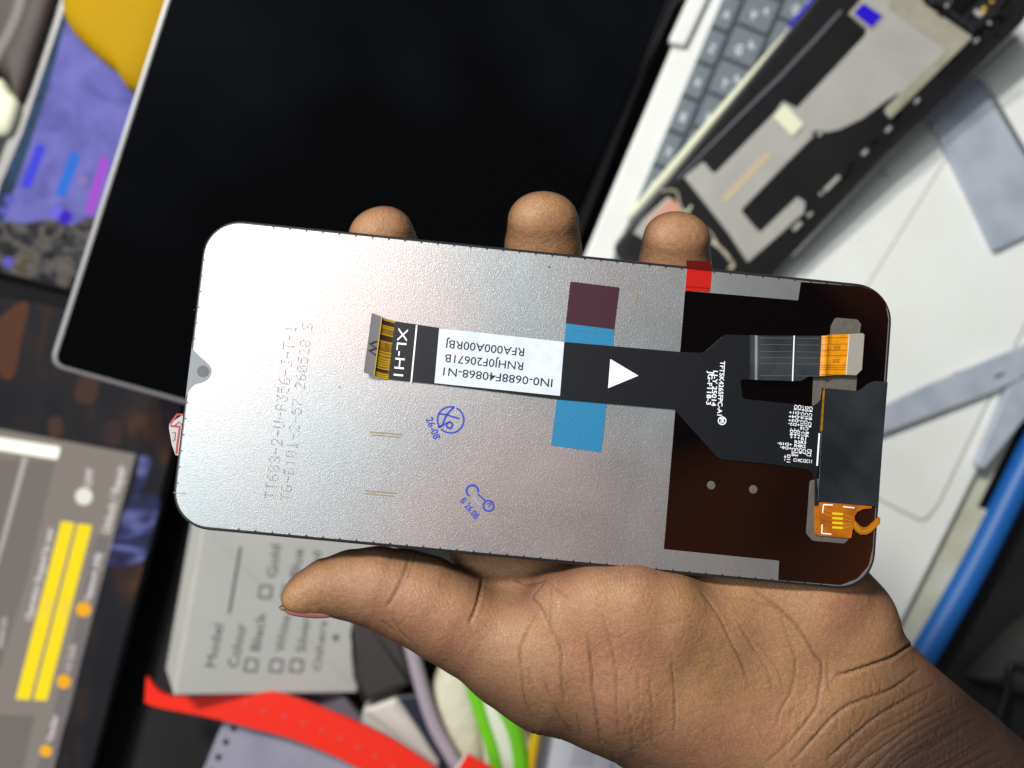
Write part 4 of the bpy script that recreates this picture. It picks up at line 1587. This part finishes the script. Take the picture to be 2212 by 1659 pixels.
# skin creases: centre lines followed over the palm (width px, depth mm)
CREASES = [
    ([(886, 1196), (878, 1225), (866, 1258), (846, 1296), (836, 1310)], 6, .40), ([(897, 1200), (884, 1240), (872, 1266)], 5, .2),
    ([(1043, 1246), (1036, 1282), (1028, 1312), (1014, 1346)], 5.5, .6), ([(823, 1339), (850, 1364)], 3, .3), ([(846, 1338), (866, 1366), (886, 1386)], 3, .3), ([(838, 1325), (870, 1356)], 3, .2), ([(880, 1330), (858, 1356)], 3, .2),
    ([(1181, 1252), (1151, 1287), (1168, 1312), (1188, 1354), (1193, 1376)], 4, .5), ([(1191, 1262), (1188, 1352)], 3, .35), ([(1181, 1252), (1226, 1294)], 3, .3),
    ([(1110, 1250), (1140, 1262), (1181, 1252)], 4, .5),
    ([(1198, 1369), (1213, 1407), (1213, 1457), (1221, 1519)], 4.5, .4), ([(1158, 1322), (1126, 1394), (1126, 1444), (1133, 1509), (1151, 1556)], 4, .4),
    ([(1216, 1459), (1228, 1490)], 3, .3), ([(1268, 1369), (1278, 1444), (1281, 1494), (1288, 1544), (1298, 1611)], 4.5, .6), ([(1301, 1326), (1321, 1399), (1332, 1464), (1333, 1544), (1340, 1600)], 3.5, .3),
    ([(1378, 1444), (1383, 1544)], 3, .25), ([(1403, 1456), (1411, 1539)], 3, .25), ([(1451, 1431), (1458, 1506), (1456, 1589)], 3.5, .35), ([(1355, 1510), (1362, 1560), (1370, 1630)], 3, .3),
    ([(1516, 1279), (1553, 1331), (1578, 1384), (1603, 1434), (1618, 1481)], 4, .4), ([(1591, 1339), (1626, 1399), (1659, 1451), (1670, 1500)], 3.5, .3), ([(1173, 1464), (1206, 1539), (1240, 1590)], 3, .3), ([(1246, 1540), (1256, 1590)], 3, .25),
    ([(1400, 1350), (1450, 1345), (1500, 1330)], 3, .15), ([(1560, 1290), (1630, 1300), (1690, 1320)], 3, .2),
    ([(1625, 1270), (1659, 1296), (1696, 1326), (1734, 1369), (1759, 1414), (1776, 1439), (1769, 1494), (1759, 1534), (1709, 1599), (1659, 1644)], 5, .5),
    ([(1684, 1324), (1709, 1394), (1719, 1434), (1709, 1494), (1684, 1539), (1681, 1569)], 4, .35), ([(1640, 1390), (1680, 1450), (1690, 1490)], 3, .25), ([(1790, 1415), (1789, 1480), (1800, 1500)], 3, .3),
    ([(1976, 1390), (1961, 1397), (1929, 1419), (1884, 1436), (1839, 1451), (1805, 1460)], 5.5, 1.0), ([(1985, 1446), (1934, 1484), (1896, 1501), (1839, 1521), (1799, 1549), (1759, 1594), (1709, 1649)], 5, .7),
    ([(2018, 1478), (1934, 1524), (1884, 1556), (1834, 1599), (1784, 1644)], 5, .6)]
rs = np.random.RandomState(5)
for k in range(24):                       # the fine parallel wrinkles of the wrist
    o_ = 16 + k * 14 + rs.uniform(-5, 5)
    base = np.array([(2026, 1484), (1944, 1530), (1884, 1566), (1830, 1612), (1780, 1660), (1720, 1720)], float)
    dv = np.array([.72, .69]) * o_
    t0, t1 = rs.uniform(0, .3), rs.uniform(.7, 1)
    q = base + dv + rs.uniform(-5, 5, (6, 1)) * np.array([[.7, .7]])
    q[0] += (15, -10)
    CREASES.append(([tuple(p) for p in q], 4, rs.uniform(.15, .5)))
for k in range(110):                       # short cross wrinkles
    x, y = rs.uniform(1700, 2080), rs.uniform(1440, 1700)
    a = rs.uniform(1.1, 2.2)
    l = rs.uniform(14, 40)
    CREASES.append(([(x, y), (x + l * .5 * math.cos(a) + rs.uniform(-3, 3), y + l * .5 * math.sin(a)), (x + l * math.cos(a), y + l * math.sin(a))], 2.6, rs.uniform(.1, .25)))
for k in range(34):                       # short creases low on the thenar, running across it
    x, y = rs.uniform(1130, 1480), rs.uniform(1440, 1640)
    l = rs.uniform(20, 60)
    CREASES.append(([(x, y), (x + rs.uniform(-2, 6), y + l * .5), (x + rs.uniform(0, 14), y + l)], 2.4, rs.uniform(.08, .2)))
crease = np.zeros(nv)
disp_mm = np.zeros(nv)
front = nr[:, 2] > -.15
for pts, w, dep in CREASES:
    pts = np.array(spx(pts, 5))
    w = max(w, 3.6)
    lo, hi = pts.min(0) - 4 * w, pts.max(0) + 4 * w
    sel = np.where(front & (pxy[:, 0] > lo[0]) & (pxy[:, 0] < hi[0]) & (pxy[:, 1] > lo[1]) & (pxy[:, 1] < hi[1]))[0]
    if not len(sel):
        continue
    q = pxy[sel]
    best = np.full(len(sel), 1e9)
    par = np.zeros(len(sel))
    for i in range(len(pts) - 1):
        a, c = pts[i], pts[i + 1]
        ba = c - a
        t = np.clip(((q - a) @ ba) / max(ba @ ba, 1e-9), 0, 1)
        e = np.linalg.norm(q - a - t[:, None] * ba, axis=1)
        m_ = e < best
        best = np.where(m_, e, best)
        par = np.where(m_, (i + t) / (len(pts) - 1), par)
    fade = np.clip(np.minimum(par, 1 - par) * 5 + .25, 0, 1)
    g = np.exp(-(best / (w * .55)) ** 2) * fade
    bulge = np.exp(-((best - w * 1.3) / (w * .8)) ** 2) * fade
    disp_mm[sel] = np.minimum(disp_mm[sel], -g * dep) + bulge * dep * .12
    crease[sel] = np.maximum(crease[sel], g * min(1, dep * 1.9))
co = co + nr * (disp_mm / 1000.0)[:, None]
me2.vertices.foreach_set('co', co.ravel())
# pigment: darker back and forearm, paler palm, with shade painted at wrist and below
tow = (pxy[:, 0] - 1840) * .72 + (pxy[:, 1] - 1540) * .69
pig_shade = np.clip((.86 - nr[:, 2]) / .92, 0, 1) ** 1.05
pig_shade = np.maximum(pig_shade, np.clip((tow + 70) / 240, 0, .95))  # forearm skin tone, deepened to paint the shadow over the wrist
low = np.clip((pxy[:, 1] - (1310 + (pxy[:, 0] - 620) * .42) + 165) / 175, 0, 1) ** 1.3  # shade on the lower side of thumb and thenar, painted into the skin
pig_shade = np.maximum(pig_shade, low * .62 * np.clip((pxy[:, 0] - 640) / 80, 0, 1))
for nm, arr in (('pigment_shade', pig_shade), ('crease', crease)):
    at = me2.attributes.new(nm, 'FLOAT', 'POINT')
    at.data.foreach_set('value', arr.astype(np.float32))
me2.shade_smooth()
me2.update()


def skin():
    m = bpy.data.materials.new('brown_skin')
    m.use_nodes = True
    nt = m.node_tree
    L = nt.links.new
    p = nt.nodes['Principled BSDF']
    tc = nt.nodes.new('ShaderNodeTexCoord')

    def attr(n):
        a = nt.nodes.new('ShaderNodeAttribute')
        a.attribute_name = n
        return a.outputs['Fac']

    def noise(scale, detail=2, dist=0):
        n = nt.nodes.new('ShaderNodeTexNoise')
        n.inputs['Scale'].default_value = scale
        n.inputs['Detail'].default_value = detail
        n.inputs['Distortion'].default_value = dist
        L(tc.outputs['Object'], n.inputs['Vector'])
        return n.outputs['Fac']

    def mixc(fac, a, c):
        x = nt.nodes.new('ShaderNodeMix')
        x.data_type = 'RGBA'
        L(fac, x.inputs['Factor'])
        for sock, v in ((x.inputs['A'], a), (x.inputs['B'], c)):
            if isinstance(v, tuple):
                sock.default_value = v
            else:
                L(v, sock)
        return x.outputs['Result']

    def rng(fac, a, c, d=0, e=1):
        r = nt.nodes.new('ShaderNodeMapRange')
        for i, v in zip(('From Min', 'From Max', 'To Min', 'To Max'), (a, c, d, e)):
            r.inputs[i].default_value = v
        L(fac, r.inputs['Value'])
        return r.outputs['Result']

    palm = mixc(rng(noise(70, 3), .35, .7), S(166, 122, 88), S(160, 119, 79))
    palm = mixc(rng(noise(48, 2), .50, .72, 0, .65), palm, S(160, 104, 84))
    palm = mixc(rng(noise(240, 3), .55, .8, 0, .35), palm, S(126, 90, 68))
    vz = nt.nodes.new('ShaderNodeTexVoronoi')
    vz.feature = 'DISTANCE_TO_EDGE'
    vz.inputs['Scale'].default_value = 900
    L(tc.outputs['Object'], vz.inputs['Vector'])
    palm = mixc(rng(vz.outputs['Distance'], 0, .16, .22, 0), palm, S(96, 62, 46))
    palm = mixc(rng(noise(900, 3), .50, .75, 0, .30), palm, S(188, 140, 108))
    col = mixc(attr('pigment_shade'), palm, S(58, 41, 35))
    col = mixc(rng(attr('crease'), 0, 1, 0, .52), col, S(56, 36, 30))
    L(col, p.inputs['Base Color'])
    p.inputs['Roughness'].default_value = .48
    L(rng(noise(600, 2), .3, .7, .46, .62), p.inputs['Roughness'])
    p.inputs['Specular IOR Level'].default_value = .42
    p.inputs['Subsurface Weight'].default_value = .12
    p.inputs['Subsurface Radius'].default_value = (.004, .0014, .0007)
    p.inputs['Subsurface Scale'].default_value = .6
    wv = nt.nodes.new('ShaderNodeTexWave')
    wv.bands_direction = 'DIAGONAL'
    wv.inputs['Scale'].default_value = 640
    wv.inputs['Distortion'].default_value = 9
    wv.inputs['Detail'].default_value = 1
    wv.inputs['Detail Scale'].default_value = .16
    L(tc.outputs['Object'], wv.inputs['Vector'])
    b1 = nt.nodes.new('ShaderNodeBump')
    b1.inputs['Strength'].default_value = .22
    b1.inputs['Distance'].default_value = .00012
    L(wv.outputs['Fac'], b1.inputs['Height'])
    vo = nt.nodes.new('ShaderNodeTexVoronoi')
    vo.feature = 'DISTANCE_TO_EDGE'
    vo.inputs['Scale'].default_value = 1500
    L(tc.outputs['Object'], vo.inputs['Vector'])
    b2 = nt.nodes.new('ShaderNodeBump')
    b2.inputs['Strength'].default_value = .42
    b2.inputs['Distance'].default_value = .00009
    L(rng(vo.outputs['Distance'], 0, .12), b2.inputs['Height'])
    L(b1.outputs['Normal'], b2.inputs['Normal'])
    b3 = nt.nodes.new('ShaderNodeBump')
    b3.inputs['Strength'].default_value = .5
    b3.inputs['Distance'].default_value = .0005
    L(noise(420, 5, .8), b3.inputs['Height'])
    L(b2.outputs['Normal'], b3.inputs['Normal'])
    L(b3.outputs['Normal'], p.inputs['Normal'])
    return m


me2.materials.clear()
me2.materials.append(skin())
hand = bpy.data.objects.new('hand', me2)
COL.objects.link(hand)
tag(hand, 'open left hand of a person, palm up, fingers curled around the display', 'hand')
# thumb nail
NS = flat(zdisp(660, 1310) - .0085)
M_nail = mat('thumb_nail', S(140, 92, 80), .32)
M_nailtip = mat('nail_tip', S(96, 86, 72), .5)
b = MB()
b.dome([NS.loc(*q) for q in spx([(618, 1312), (650, 1308), (690, 1314), (713, 1323), (717, 1332), (690, 1335), (650, 1332), (620, 1325), (616, 1313)], 4)], -.004, 0, .0016, M_nail, 5)
b.dome([NS.loc(*q) for q in spx([(602, 1312), (612, 1308), (626, 1312), (624, 1322), (610, 1318), (602, 1312)], 4)], -.003, 0, .0008, M_nailtip, 4)
o = b.build('nail', hand)
o.matrix_parent_inverse.identity()
o.matrix_local = NS.M
